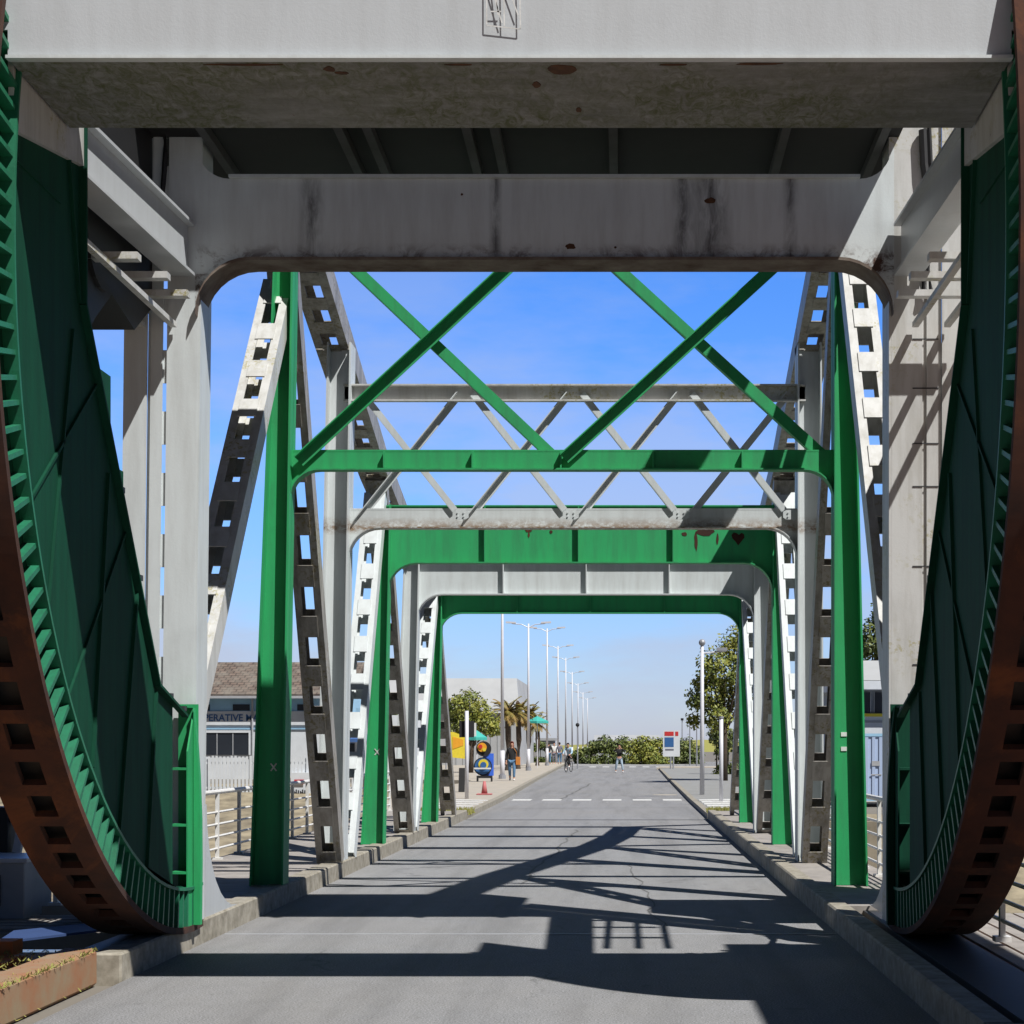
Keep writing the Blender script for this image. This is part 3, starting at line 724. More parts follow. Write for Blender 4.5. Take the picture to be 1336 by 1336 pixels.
# ---- fixed tracks under the arcs
for s, nm in ((-1,'left'),(1,'right')):
    t = thing('track_girder', (UX(s,HW+.25),12.5,0), 'dark steel track under the %s rolling arc of the bridge'%nm, 'track')
    m = MB(); x0, x1 = sorted((UX(s,HW+.47),UX(s,HW+.0)))
    if s < 0: x0, x1 = -4.0, -3.73
    m.box(x0,x1,12.05 if s<0 else 9.3,17.2,-.03,.145); m.build('rail_head','dark_steel',t)
m = MB(); m.box(2.66,4.6,9.0,15.5,-.03,.12); struct(m.build('footway','brick_pink'))
m = MB()
for k in range(9): m.box(2.7+k*.2,2.87+k*.2,11.0,15.5,.121,.14)
struct(m.build('board_walk','wood'))

# ================================================================== NEAR LEFT: cabinet, sill
m = MB(); m.box(-4.95,-3.95,9.0,12.4,.0,.16); struct(m.build('footway','kerb_rust'))
t = thing('steel_channel', (-4.35,11.6,.16), 'orange rusty steel channel lying at the left kerb in the sun', 'steel beam')
m = MB(); m.box(-5.2,-4.12,11.45,11.85,.161,.20); m.build('flange','rust_bright',t)
m = MB(); m.box(-5.2,-4.2,11.85,12.05,.201,.30); m.build('web','rust_bright',t)
t = thing('control_cabinet', (-6.1,17,0), 'grey metal cabinet with a flat lid left of the near arc', 'cabinet')
m = MB(); c0, c1 = W(-20,0,17).x, W(50,0,17).x
m.box(c0,c1,16.6,17.4,-.1,.52); m.build('body','zinc',t,bevel=.01)
m = MB(); m.box(c0-.04,c1+.04,16.55,17.45,.52,.56); m.build('lid','post_white',t)
m = MB(); m.box(c0+.1,c0+.3,16.58,16.6,.1,.4); m.build('handle','black',t)
t = thing('swing_barrier', (-6.2,17.8,.5), 'white barrier arm bent down above the grey cabinet', 'barrier')
m = MB(); a = W(-30,1056,18); c = W(14,1058,18); d_ = W(28,1082,18); e = W(22,1112,18)
m.bar(a,c,.07,.09); m.bar(c,d_,.07,.09); m.bar(d_,e,.07,.08); m.build('arm','post_white',t)
m = MB(); f = W(8,1110,18); m.box(f.x-.12,f.x+.05,17.9,18.2,.5,1.0); m.build('motor_box','black',t)
m = MB(); m.box(-7.5,-4.3,15.6,17.9,-.2,-.05); 
for k in range(8): m.box(-7.5,-4.3,15.7+k*.27,15.9+k*.27,-.05,-.02)
tag(m.build('maintenance_platform','wood'), 'low slatted platform beside the left arc', 'platform')
m = MB(); a, c = W(62,1215,15.2), W(150,1190,15.2); m.prism([(-5.1,14.0,.03),(-4.15,15.6,.03),(-4.05,16.2,.05),(-5.2,14.7,.05)],(0,0,.02))
tag(m.build('shaded_ground_patch',plain('blue_shade_tone',(.03,.06,.16),.7)), 'flat blue sheet painting the shaded ground left of the near arc', 'sheet')  # dark blue colour stands for ground lying in blue shade

# ================================================================== BUILDINGS LEFT
def text(s, loc, size, mat, parent, name='lettering', ext=.01, align='CENTER', bold=0, sx=1):
    cu = bpy.data.curves.new(name, 'FONT'); cu.body = s; cu.size = size; cu.extrude = ext; cu.align_x = align; cu.align_y = 'CENTER'; cu.offset = bold
    tmp = bpy.data.objects.new(name, cu); COL.objects.link(tmp); bpy.context.view_layer.update()
    me = bpy.data.meshes.new_from_object(tmp.evaluated_get(bpy.context.evaluated_depsgraph_get()))
    bpy.data.objects.remove(tmp); me.materials.clear(); me.materials.append(M[mat])
    o = bpy.data.objects.new(name, me); COL.objects.link(o)
    me.transform(Matrix.Translation(Vector(loc)-(world_off(parent))) @ Matrix.Rotation(math.pi/2, 4, 'X') @ Matrix.Diagonal((sx,1,1,1)))
    o.parent = parent; return o
def world_off(p):
    o = Vector()
    while p: o += p.location; p = p.parent
    return o
YB = 85.0
t = thing('cooperative_shop', (-17,YB+4,0), 'low white and pale blue shop with a brown tiled roof behind the left railing', 'building')
bl, br_ = -27.0, W(452,0,YB).x
m = MB(); m.box(bl,br_,YB,YB+8,-.03,W(0,945,YB).z); m.build('wall','wall_white',t)
m = MB(); m.box(bl,br_,YB-.02,YB+8,W(0,945,YB).z+.001,W(0,909,YB).z); m.build('upper_wall','wall_blue',t)
ze, zr = W(0,911,YB).z, W(0,869,YB+4).z
m = MB(); m.prism([(bl-.3,YB-.5,ze),(bl-.3,YB+4,zr),(bl-.3,YB+8.5,ze),(bl-.3,YB+8.5,ze+.18),(bl-.3,YB+4,zr+.2),(bl-.3,YB-.5,ze+.18)],(br_-bl+.6,0,0)); m.build('roof','tiles',t)
for px0, px1 in ((262,274),(304,326),(345,366),(388,404)):
    a, c = W(px0,919,YB), W(px1,927,YB); q = MB(); q.box(a.x,c.x,YB-.05,YB-.021,c.z,a.z); q.build('window','glass',t)
a, c = W(258,956,YB), W(325,985,YB)
q = MB(); q.box(a.x-.6,c.x,YB-.06,YB-.03,c.z,a.z); gd = q.build('window','glass',t)
q = MB(); q.box(a.x-.7,c.x+.1,YB-.10,YB-.061,a.z,a.z+.12); q.box(c.x,c.x+.1,YB-.10,YB-.061,c.z,a.z); q.build('frame','wall_white',gd)
a, c = W(200,928,YB), W(460,946,YB)
q = MB(); q.box(a.x,br_-.1,YB-.08,YB-.03,c.z,a.z); sgn = q.build('sign_board','wall_white',t)
c = W(238,937,YB); text('COOPERATIVE MARITIME', (c.x,YB-.09,c.z), .47, 'sign_blue', sgn, sx=.97, bold=.006, align='LEFT')
q = MB(); a = W(0,950,YB).z; q.box(bl,br_,YB-.06,YB-.02,a-.06,a); q.build('trim','wall_blue',t)

q = MB(); xx = W(330,0,YB).x; q.tube([(xx,YB-.12,0),(xx,YB-.12,ze-.05)],.05,8); q.build('downpipe','zinc',t)
q = MB(); q.box(bl-.3,br_+.3,YB-.62,YB-.5,ze-.02,ze+.10); q.build('gutter','zinc',t)
a, c = W(258,956,YB), W(325,985,YB)
q = MB()
for k in range(5): xx = a.x-.6+k*(c.x-a.x+.6)/4; q.box(xx-.02,xx+.02,YB-.075,YB-.0601,c.z,a.z)
q.build('mullion','zinc',gd)
# white picket fence in front
t = thing('picket_fence', (-16,73,-.6), 'long white picket fence on top of the sandy bank', 'fence')
q = MB(); x = -24.0
while x < -11.3: q.box(x,x+.10,72.95,72.98,-.62,W(0,986,73).z-.03*((int(x*10)) % 2)); x += .16
q.build('pickets','wall_white',t)
q = MB(); q.box(-24,-11.3,72.985,73.03,.85,.93); q.box(-24,-11.3,72.985,73.03,-.2,-.12); q.build('rail','wall_white',t)
q = MB(); x = -24
while x < -11: q.box(x,x+.1,73.03,73.12,-.7,1.15); x += 2.1
q.build('post','wall_white',t)

# kiosk with blue awnings between the left lattices
t = thing('beach_kiosk', (-12,80,0), 'small white kiosk with blue awnings beside the shop', 'building')
x0, x1 = W(441,0,80).x, W(482,0,80).x
q = MB(); q.box(x0-.4,x1+1.9,80,84,0,W(0,933,80).z); q.build('wall','wall_white',t)
a, c = W(456,957,79.4), W(480,964,79.4); q = MB(); q.prism([(a.x,79.2,c.z),(a.x,80,a.z),(a.x,80,a.z-.15),(a.x,79.2,c.z-.15)],(c.x-a.x,0,0)); q.build('awning','blue_awn',t)
a, c = W(466,924,80), W(474,955,80); q = MB(); q.box(a.x,c.x,79.6,79.7,c.z,a.z); q.build('banner','wall_blue',t)
a, c = W(471,936,80), W(479,955,80); q = MB(); q.box(a.x,c.x,79.75,79.85,c.z,a.z); q.build('banner','blue_awn',t)
a, c = W(456,970,80), W(463,984,80); q = MB(); q.box(a.x,c.x,79.93,79.99,c.z,a.z); q.build('window','glass',t)
a, c = W(452,985,80), W(466,991,80); q = MB(); q.box(a.x,c.x,79.9,79.99,c.z,a.z); q.build('sign_board','red',t)
a, c = W(463,992,80), W(473,1009,80); q = MB(); q.box(a.x,c.x,79.6,79.7,c.z,a.z); q.build('panel','blue_awn',t)
a, c = W(452,993,80), W(462,1012,80); q = MB(); q.box(a.x,c.x,79.7,79.8,c.z,a.z); q.build('panel','cloth_grey',t)
# red and white notice on the fence line
t = thing('notice_board', (-14.2,72.65,0), 'white notice board with a red panel seen between the left posts', 'sign')
a, c = W(379,1008,72.65), W(405,1042,72.65); q = MB(); q.box(a.x,c.x,73,72.69,c.z,a.z); q.build('board','wall_white',t)
a, c = W(384,1017,72.65), W(397,1023,72.65); q = MB(); q.box(a.x,c.x,72.62,72.639,c.z,a.z); q.build('red_panel','red',t)
q = MB()
for k in range(7): q.box(W(383+k*2.8,0,72.65).x,W(384.6+k*2.8,0,72.65).x,72.62,72.639,W(0,1037,72.65).z,W(0,1032-(k*5)%3,72.65).z)
q.build('lettering','cloth_black',t)
q = MB(); q.box(-14.3,-14.2,72.70,72.76,-1.2,.3); q.build('post','rail',t)

# large pale roofed hall
YH = 130.0
t = thing('market_hall', (-11,YH,0), 'large windowless pale hall rising behind the left trees', 'building')
a, c = W(520,883,YH), W(671,930,YH)
q = MB(); q.box(a.x-4,W(678,0,YH).x,YH,YH+20,0,c.z); q.build('wall','grey_roof',t)
q = MB(); q.prism([(a.x-4,YH-.3,c.z),(W(678,0,YH).x,YH-.3,c.z),(W(671,0,YH).x,YH+3,a.z),(a.x-4,YH+3,a.z)],(0,16,0)); q.build('roof','grey_roof',t)

q = MB()
for k in range(9):
    xx = W(595+9*k,0,YH).x; q.box(xx,xx+.05,YH-.04,YH-.001,0,c.z-.05)
q.build('wall_seams','grey_wall',t)
# right bank building and van
YR = 58.0
t = thing('harbour_building', (12,YR,0), 'low flat roofed white building seen right of the right green posts', 'building')
x0 = W(1100,0,YR).x
def rz(py): return W(0,py,YR).z
q = MB(); q.box(x0,20,YR,YR+10,-.35,rz(933)); q.build('wall','wall_white',t)
q = MB(); q.box(x0,20,YR+.2,YR+10,rz(933)+.001,rz(900)); q.build('upper_wall','grey_wall',t)
q = MB(); q.box(x0-.3,20.2,YR-.6,YR+10.2,rz(900)+.001,rz(889)); q.build('roof_fascia','wall_white',t)
q = MB(); q.prism([(x0-.2,YR-.3,rz(888)),(x0-.2,YR+10,rz(888)),(x0-.2,YR+8,rz(858)),(x0-.2,YR+2,rz(858))],(12,0,0)); q.build('roof','grey_roof',t)
x = x0+.1
for k in range(9):
    q = MB(); q.box(x,x+.85,YR+.12,YR+.199,rz(930),rz(903)); w_ = q.build('window','glass',t)
    f = MB()
    for kk in (0,.28,.56,.83): f.box(x+kk,x+kk+.02,YR+.10,YR+.119,rz(930),rz(903))
    f.build('frame','zinc',w_); x += .95
q = MB(); q.box(x0,20,YR-.03,YR-.001,rz(935),rz(931)); q.build('stripe','yellow',t)
q = MB(); q.box(x0,20,YR-.03,YR-.001,rz(943),rz(940)); q.build('gutter','grey_wall',t)
YV = 54.0
t = thing('storage_container', (9.4,YV,-.1), 'pale blue storage container before the right harbour building', 'container')
a, c = W(1106,957,YV), W(1235,1042,YV); zb = -.1
q = MB(); q.box(a.x,c.x,YV,YV+2.4,zb,a.z)
k = 0
while a.x+.1+k*.22 < c.x-.1: q.box(a.x+.1+k*.22,a.x+.2+k*.22,YV-.03,YV-.001,zb+.12,a.z-.1); k += 1
q.build('body','van',t)
q = MB(); q.box(a.x-.01,c.x+.01,YV-.04,YV-.031,a.z-.09,a.z); q.build('top_rail','wall_blue',t)
q = MB(); q.box(a.x-.01,c.x+.01,YV-.04,YV-.031,zb,zb+.11); q.build('bottom_rail','wall_blue',t)
q = MB(); q.box(a.x+.75,a.x+1.0,YV-.045,YV-.031,zb+1.1,zb+1.25); q.box(a.x+.72,a.x+1.05,YV-.045,YV-.031,zb+.8,zb+.84); q.build('label_plate','zinc',t)

# ================================================================== STREET FURNITURE
def lamp(x, y, hgt, label, arm=1.0):
    t = thing('street_lamp', (x,y,.1), label, 'street lamp', 'tall street lamps in a row along the left pavement')
    q = MB(); q.tube([(x,y,.12),(x,y,1.4)],.11,10); q.tube([(x,y,1.4),(x,y,hgt)],.085,10,.05); q.build('pole','post_white',t,smooth=True)
    q = MB(); q.tube([(x,y,.1),(x,y,.3)],.17,10); q.build('base','post_grey',t)
    for sx in (-1,1):
        q = MB(); q.tube([(x,y,hgt-.25),(x+sx*arm*.4,y,hgt-.05),(x+sx*arm,y,hgt)],.03,6); am = q.build('arm','post_white',t)
        q = MB(); q.prism([(x+sx*arm*.75,y-.13,hgt+.0),(x+sx*arm*1.35,y-.13,hgt+.03),(x+sx*arm*1.35,y+.13,hgt+.03),(x+sx*arm*.75,y+.13,hgt+.0)],(0,0,.10)); q.build('lamp_head','post_white',am)
    return t
LX = [(-5.5,78,10.2,649),(-5.7,103,8.9,690),(-5.7,128,10.3,714),(-5.7,149,10.2,728),(-5.7,169,10.2,738),(-5.7,190,9.7,745),(-5.7,214,9.3,750),(-5.7,240,9.0,753),(-5.7,270,9.0,757)]
ordn = ['nearest street lamp, its head hidden above the green lintel','second street lamp from the bridge on the left pavement','third street lamp from the bridge on the left pavement','fourth street lamp from the bridge on the left pavement','fifth street lamp from the bridge on the left pavement','sixth street lamp from the bridge on the left pavement','seventh street lamp from the bridge, far down the road','eighth street lamp from the bridge, far down the road','farthest and smallest street lamp down the road']
for (x,y,h_,px), l in zip(LX, ordn): lamp(x, y, h_, l, 1.0)
# right lamp with camera arm
Yq = 53.7; x = (916-814)*Yq/F
t = thing('lamp_post', (x,Yq,.1), 'white lamp post with a short side arm beside the right tree', 'lamp post')
q = MB(); q.tube([(x,Yq,.1),(x,Yq,4.75)],.075,12,.05); q.build('pole','post_white',t,smooth=True)
q = MB(); q.ball((x,Yq,4.84),.11,10); q.build('cap','post_grey',t)
q = MB(); q.tube([(x,Yq,4.5),(x+.75,Yq,4.58)],.025,6); am = q.build('arm','post_white',t)
q = MB(); q.box(x+.45,x+.78,Yq-.1,Yq+.1,4.58,4.68); q.build('lamp_head','post_grey',am)
Yq = 47.; x = (941-814)*Yq/F
t = thing('barrier_post', (x,Yq,.1), 'short white post on the right pavement next to the last green post', 'post')
q = MB(); q.tube([(x,Yq,.1),(x,Yq,2.38)],.055,10); q.build('pole','post_white',t,smooth=True)
q = MB(); q.tube([(x,Yq,2.38),(x,Yq,2.43)],.07,10); q.build('cap','post_grey',t)
Yq = 49.; x = (609-814)*Yq/F
t = thing('sign_post', (x,Yq,.1), 'white post carrying a dark sign panel on the left pavement', 'sign')
q = MB(); q.tube([(x,Yq,.1),(x,Yq,2.62)],.055,10); q.build('pole','post_white',t,smooth=True)
q = MB(); q.box(x-.22,x+.20,Yq+.07,Yq+.12,1.87,2.33); q.build('sign_panel','cloth_black',t)
q = MB(); q.box(x+.205,x+.26,Yq+.07,Yq+.12,1.9,2.28); q.build('edge_strip','cloth_white',t)
# lamps far right
for i,(px,y_,l) in enumerate(((890,150,'thin dark lamp post above the right hedge, nearest the info board'),(900,140,'thin dark lamp post between the info board and right tree'),(909,130,'thin pale lamp post just left of the white lamp post'))):
    x = (px-814)*y_/F; t = thing('street_lamp', (x,y_,0), l, 'street lamp', 'thin lamp posts beyond the right pavement')
    q = MB(); q.tube([(x,y_,0),(x,y_,1.65+(972-940)*y_/F)],.06,8,.04); q.build('pole','post_grey',t)
    q = MB(); q.box(x-.12,x+.12,y_-.1,y_+.1,1.65+(972-940)*y_/F,1.85+(972-940)*y_/F); q.build('lamp_head','black',t)
x = (753.5-814)*120/F
t = thing('street_lamp', (x,120,0), 'short dark topped post at the far left kerb behind the cyclist', 'street lamp')
q = MB(); q.tube([(x,120,0),(x,120,3.0)],.045,8); q.build('pole','post_grey',t)
q = MB(); q.ball((x,120,3.05),.14,8); q.build('lamp_head','black',t)
# info board
Yq = 112.; a, c = W(865,953,Yq), W(887,987,Yq)
t = thing('information_board', ((a.x+c.x)/2,Yq,.1), 'white information board with red header and blue picture on the traffic island', 'sign')
q = MB(); q.box(a.x,c.x,Yq,Yq+.08,c.z,a.z); bd = q.build('board','wall_white',t)
def sub(px0,py0,px1,py1,mat,nm,par,yo=-.012):
    a, c = W(px0,py0,Yq), W(px1,py1,Yq); q = MB(); q.box(a.x,c.x,Yq+yo,Yq-.001,c.z,a.z); return q.build(nm,mat,par)
sub(867,954.5,879,960,'red','header',bd); sub(881,954.5,885,960,'red','header',bd); sub(867,962,879,974.5,'sign_blue','picture',bd); sub(868,977,879,979,'cloth_grey','caption',bd)
for px in (875,878.5):
    x = W(px,0,Yq).x; q = MB(); q.tube([(x,Yq+.04,.1),(x,Yq+.04,c.z)],.05,8); q.build('leg','post_grey',t)
# round sign stack
Yq = 72.; cx = W(631,0,Yq).x
t = thing('round_sign', (cx,Yq,.12), 'two stacked round colourful signs on a low black stand', 'sign')
def disc(px, py, rpx, y, mat, nm, par, rr=None):
    c = W(px,py,Yq); rad = rpx*Yq/F; q = MB(); q.tube([(c.x,y,c.z),(c.x,y+.03,c.z)], rad, 28); return q.build(nm, mat, par)
up = disc(631,977,10,Yq,'cloth_black','upper_disc',t); disc(629,975,6,Yq-.04,'orange','picture',up); disc(627,974,2.6,Yq-.075,'red','picture',up); disc(632,978,2.3,Yq-.075,'yellow','picture',up)
lo = disc(630,1000,12,Yq-.05,'cloth_black','lower_disc',t); disc(630,1000,10.5,Yq-.085,'sign_blue','ring',lo); disc(631,997,6.5,Yq-.12,'yellow','emblem',lo); disc(631,998,4,Yq-.155,'sign_blue','emblem',lo)
a, c = W(619,1001.5,Yq), W(641,1003.5,Yq); q = MB(); q.box(a.x,c.x,Yq-.20,Yq-.16,c.z,a.z); q.build('band','cloth_white',lo)
a, c = W(630,983,Yq), W(644,1012,Yq); q = MB(); q.box(a.x,c.x,Yq+.04,Yq+.08,c.z,a.z); q.build('backing_panel',plain('bright_blue',(.05,.16,.75),.5),t)
q = MB(); a, c = W(622,1012,Yq), W(642,1024,Yq)
q.box(a.x,c.x,Yq-.1,Yq+.3,a.z-.1,a.z); 
for xx in (a.x,c.x-.05): q.box(xx,xx+.05,Yq-.1,Yq-.04,.12,a.z-.1); q.box(xx,xx+.05,Yq+.24,Yq+.3,.12,a.z-.1)
q.build('stand','black',t)
# cone
Yq = 53.; cx = W(632,0,Yq).x
t = thing('traffic_cone', (cx,Yq,.12), 'faded red cone with wide base standing on the left pavement', 'traffic cone')
q = MB(); q.tube([(cx,Yq,.15),(cx,Yq,.54)],.10,14,.04); q.build('cone','pink_red',t,smooth=True)
q = MB(); q.box(cx-.24,cx+.24,Yq-.22,Yq+.22,.12,.16); q.build('base','pink_red',t,bevel=.02)
# A-board, orange sail panel, parasol
Yq = 56.; a = W(598,1002,Yq); c = W(604,1040,Yq)
t = thing('chalk_board', (a.x,Yq,.12), 'dark folding board standing edge on behind the white sign post', 'sign')
q = MB(); q.prism([(a.x,Yq,.12),(a.x+.2,Yq,.12),(a.x+.2,Yq+.2,a.z),(a.x,Yq+.2,a.z)],(0,.03,0)); q.build('front_panel','black',t)
q = MB(); q.prism([(a.x,Yq+.45,.12),(a.x+.2,Yq+.45,.12),(a.x+.2,Yq+.24,a.z),(a.x,Yq+.24,a.z)],(0,.03,0)); q.build('back_panel','post_white',t)
Yq = 90.; a, c = W(582,955,Yq), W(607,990,Yq)
t = thing('banner_flag', (a.x,Yq,0), 'yellow and orange banner hanging behind the left pavement post', 'banner')
q = MB(); q.prism([(a.x,Yq,c.z+.1),(c.x,Yq,c.z+.0),(c.x,Yq,a.z-.25),(a.x+.4,Yq,a.z),(a.x,Yq,a.z)],(0,.04,0)); bn = q.build('cloth','yellow',t)
q = MB(); q.xz([(a.x+.35,c.z+.5),(c.x-.1,c.z+.7),(c.x-.1,a.z-.4),(a.x+.35,a.z-.25)],Yq-.02,Yq-.001); q.build('panel','orange',bn)
q = MB(); q.tube([(a.x,Yq,0),(a.x,Yq,a.z+.1)],.04,8); q.build('pole','post_grey',t)
def parasol(px, py, Yq, w, mat, label):
    c = W(px,py,Yq); t = thing('parasol', (c.x,Yq,0), label, 'parasol')
    q = MB(); n = 8; apex = q.bm.verts.new(c+Vector((0,0,.35))); rg = [q.bm.verts.new(c+Vector((w*math.cos(k*math.pi/4),w*math.sin(k*math.pi/4),0))) for k in range(n)]; lw = [q.bm.verts.new(v.co-Vector((0,0,.14))) for v in rg]
    for k in range(n): q.bm.faces.new((apex,rg[k],rg[(k+1)%n])); q.bm.faces.new((rg[k],lw[k],lw[(k+1)%n],rg[(k+1)%n]))
    q.build('canopy',mat,t); q = MB(); q.tube([(c.x,Yq,0),(c.x,Yq,c.z+.3)],.03,8); q.build('pole','post_white',t)
parasol(701,941,115,.75,'teal','teal parasol open above the left pavement beside the palms')
parasol(622,962,84,.5,'teal','small green parasol behind the stacked round signs')

# ================================================================== VEGETATION
def leaves(mb, blobs, n, size):
    tot = sum(b[1]**2 for b in blobs)
    for c, rad, *sq in blobs:
        k = int(n*rad*rad/tot); sz = sq[0] if sq else 1
        for _ in range(k):
            v = Vector((random.gauss(0,1),random.gauss(0,1),random.gauss(0,1))).normalized()
            rr = rad*(random.uniform(.3,1.08)**.5)*(1+.55*noise.noise(v*2.3+Vector(c)))
            p = Vector(c)+Vector((v.x*rr,v.y*rr,v.z*rr*sz))
            nrm = (v+Vector((random.uniform(-1,1),random.uniform(-1,1),random.uniform(-.5,1.2)))).normalized()
            a = nrm.cross(Vector((0,0,1))); a = a.normalized() if a.length > .01 else Vector((1,0,0)); b = nrm.cross(a)
            th = random.uniform(0,6.3); a, b = a*math.cos(th)+b*math.sin(th), b*math.cos(th)-a*math.sin(th)
            s = size*random.uniform(.6,1.35)
            mb.quad(p-a*s, p-b*s*.5, p+a*s, p+b*s*.5)
def tree(name, base, blobs, n, size, label, leaf='leaf', trunk_r=.14, cat='tree', group=None):
    base = Vector(base); t = thing(name, base, label, cat, group)
    top = sum((Vector(b[0]) for b in blobs), Vector())/len(blobs)
    q = MB(); mid = base.lerp(top,.5)+Vector((random.uniform(-.15,.15),0,0)); q.tube([base,mid,top],trunk_r,8,trunk_r*.5)
    for b in blobs:
        e = Vector(b[0]); q.tube([mid,mid.lerp(e,.55)+Vector((0,0,.1)),e],trunk_r*.45,6,trunk_r*.12)
    q.build('trunk','bark',t,smooth=True)
    q = MB(); leaves(q, blobs, n, size); q.build('crown', leaf, t, fix=False)
    return t
def B3(lst, Yq):
    return [(tuple(W(px,py,Yq+dy)), rp*Yq/F, *sq) for px,py,rp,dy,*sq in lst]
tree('broadleaf_tree', (W(945,0,75).x,75,0), B3([(925,905,24,0),(945,872,30,0),(962,845,26,1),(925,870,15,-.6),(908,915,13,0),(905,940,11,.5),(935,935,20,0),(962,905,26,1),(985,880,28,1),(975,840,20,0),(915,890,12,0)],75), 9000, .085, 'tall leafy yellow green tree behind the right lamp post', 'leaf', .16)
tree('broadleaf_tree', (W(1140,0,85).x,85,0), B3([(1138,835,24,0),(1155,812,22,0),(1120,850,18,0),(1165,840,22,1)],85), 4500, .10, 'dark crowned tree above the right harbour building roof', 'leaf_dark', .2)
tree('broadleaf_tree', (W(614,0,95).x,95,0), B3([(610,920,20,0),(625,930,18,1),(595,925,16,0),(635,945,16,0),(608,945,16,0),(590,950,14,0),(645,952,10,0)],95), 6000, .09, 'bushy green tree standing before the pale hall', 'leaf', .15)
tree('broadleaf_tree', (W(516,0,100).x,100,0), B3([(515,930,16,0),(525,940,13,0),(505,945,12,0)],100), 2500, .10, 'small tree seen in the gap beside the second green left post', 'leaf_dark', .12)
def palm(px, Yq, ztop, label, rad=1.25):
    x = W(px,0,Yq).x; t = thing('palm_tree', (x,Yq,0), label, 'palm tree', 'short palm trees along the left pavement')
    q = MB(); q.tube([(x,Yq,0),(x+.05,Yq,ztop*.5),(x,Yq,ztop-.5)],.2,10,.16); q.build('trunk','bark',t)
    q = MB()
    for k in range(46):
        a = random.uniform(0,6.3); el = random.uniform(-.5,1.25); L = rad*random.uniform(.75,1.1)
        d = Vector((math.cos(a)*math.cos(el),math.sin(a)*math.cos(el),math.sin(el)))
        prev = Vector((x,Yq,ztop-.35)); sd = Vector((-math.sin(a),math.cos(a),0))
        for j in range(7):
            nx = prev+d*L/7; d = (d+Vector((0,0,-.16))).normalized(); w = .17*math.sin(math.pi*(j+1.2)/8.5)
            for sg in (-1,1):
                for z_ in (0,.5): 
                    pp = prev.lerp(nx,z_); q.quad(pp, pp+d*.07, pp+sd*sg*w+d*.12-Vector((0,0,.05)), pp+sd*sg*w*.95+d*.05-Vector((0,0,.06)))
            prev = nx
    q.build('crown','leaf_brown',t,fix=False)
for i,(px,Yq,zt,l) in enumerate(((662,104,4.0,'first palm with brownish fronds, left of the second street lamp'),(676,110,4.0,'middle palm of the cluster behind the walking woman'),(689,117,3.9,'palm standing directly behind the second street lamp'),(701,128,3.6,'smallest palm, beside the teal parasol'))): palm(px,Yq,zt,l)
def hedge(name, lst, Yq, n, size, label, leaf='leaf_dark'):
    bl = B3(lst, Yq); x = sum(b[0][0] for b in bl)/len(bl)
    t = thing(name, (x,Yq,0), label, 'shrub')
    q = MB()
    bl = bl+[((b[0][0]+.3,b[0][1]-.4,b[1]*.45),b[1]*.95) for b in bl]
    for b in bl[:len(lst)]: q.tube([(b[0][0],b[0][1],0),b[0]],.05,6,.03)
    q.build('trunk','bark',t); q = MB(); leaves(q,bl,n,size); q.build('crown',leaf,t,fix=False)
hedge('shrub', [(775,975,9,0),(788,972,12,0),(802,976,11,0),(812,970,10,2),(770,982,6,0)], 150, 4200, .13, 'low green shrub behind the man standing in the road')
hedge('shrub', [(826,975,12,0),(840,972,13,0),(852,976,12,0),(862,972,10,0),(846,982,12,-1)], 148, 4600, .13, 'wide green shrub left of the information board', 'leaf')
hedge('shrub', [(880,978,13,0),(893,975,13,0),(904,980,11,0)], 150, 3200, .13, 'dark shrub behind the information board')
hedge('shrub', [(757,983,7,0),(764,980,6,1),(750,985,6,1)], 152, 1600, .13, 'small round shrub at the far end of the road', 'leaf_dark')
hedge('shrub', [(935,958,12,0),(950,965,14,0),(942,980,10,0)], 92, 2600, .1, 'dark shrub under the right tree', 'leaf_dark')
hedge('shrub', [(705,972,6,0),(714,976,6,0),(696,975,6,0)], 160, 1500, .13, 'dark bushes behind the group of people on the left pavement', 'leaf_dark')
# far shore strip of dunes / roofs
m = MB()
xs = [-400+i*20 for i in range(60)]
for a, c in zip(xs, xs[1:]):
    m.quad((a,420,-.03),(c,420,-.03),(c,430,2.2+1.6*noise.noise(Vector((c*.03,0,0)))),(a,430,2.2+1.6*noise.noise(Vector((a*.03,0,0)))))
struct(m.build('far_dunes','grass_dry',fix=False))
t = thing('distant_house', (-4,200,0), 'pale low roof just above the shrubs at the far end of the road', 'building')
q = MB(); a, c = W(778,961,200), W(858,967,200); q.box(a.x,c.x,200,208,0,c.z); q.build('wall','wall_white',t)
q = MB(); q.prism([(a.x-.3,199.5,c.z),(a.x-.3,208.5,c.z),(a.x-.3,204,a.z+.2)],(c.x-a.x+.6,0,0)); q.build('roof','grey_roof',t)
for px0,px1,l,mt in ((838,880,'white low house with a flat roof behind the right shrubs','wall_white'),(700,722,'small grey house behind the far left pavement','grey_wall')):
    a, c = W(px0,963,210), W(px1,990,210); t = thing('distant_house', ((a.x+c.x)/2,210,0), l, 'building')
    q = MB(); q.box(a.x,c.x,210,216,0,a.z-.3); q.build('wall',mt,t); q = MB(); q.box(a.x-.2,c.x+.2,209.8,216.2,a.z-.3,a.z); q.build('roof','grey_roof',t)

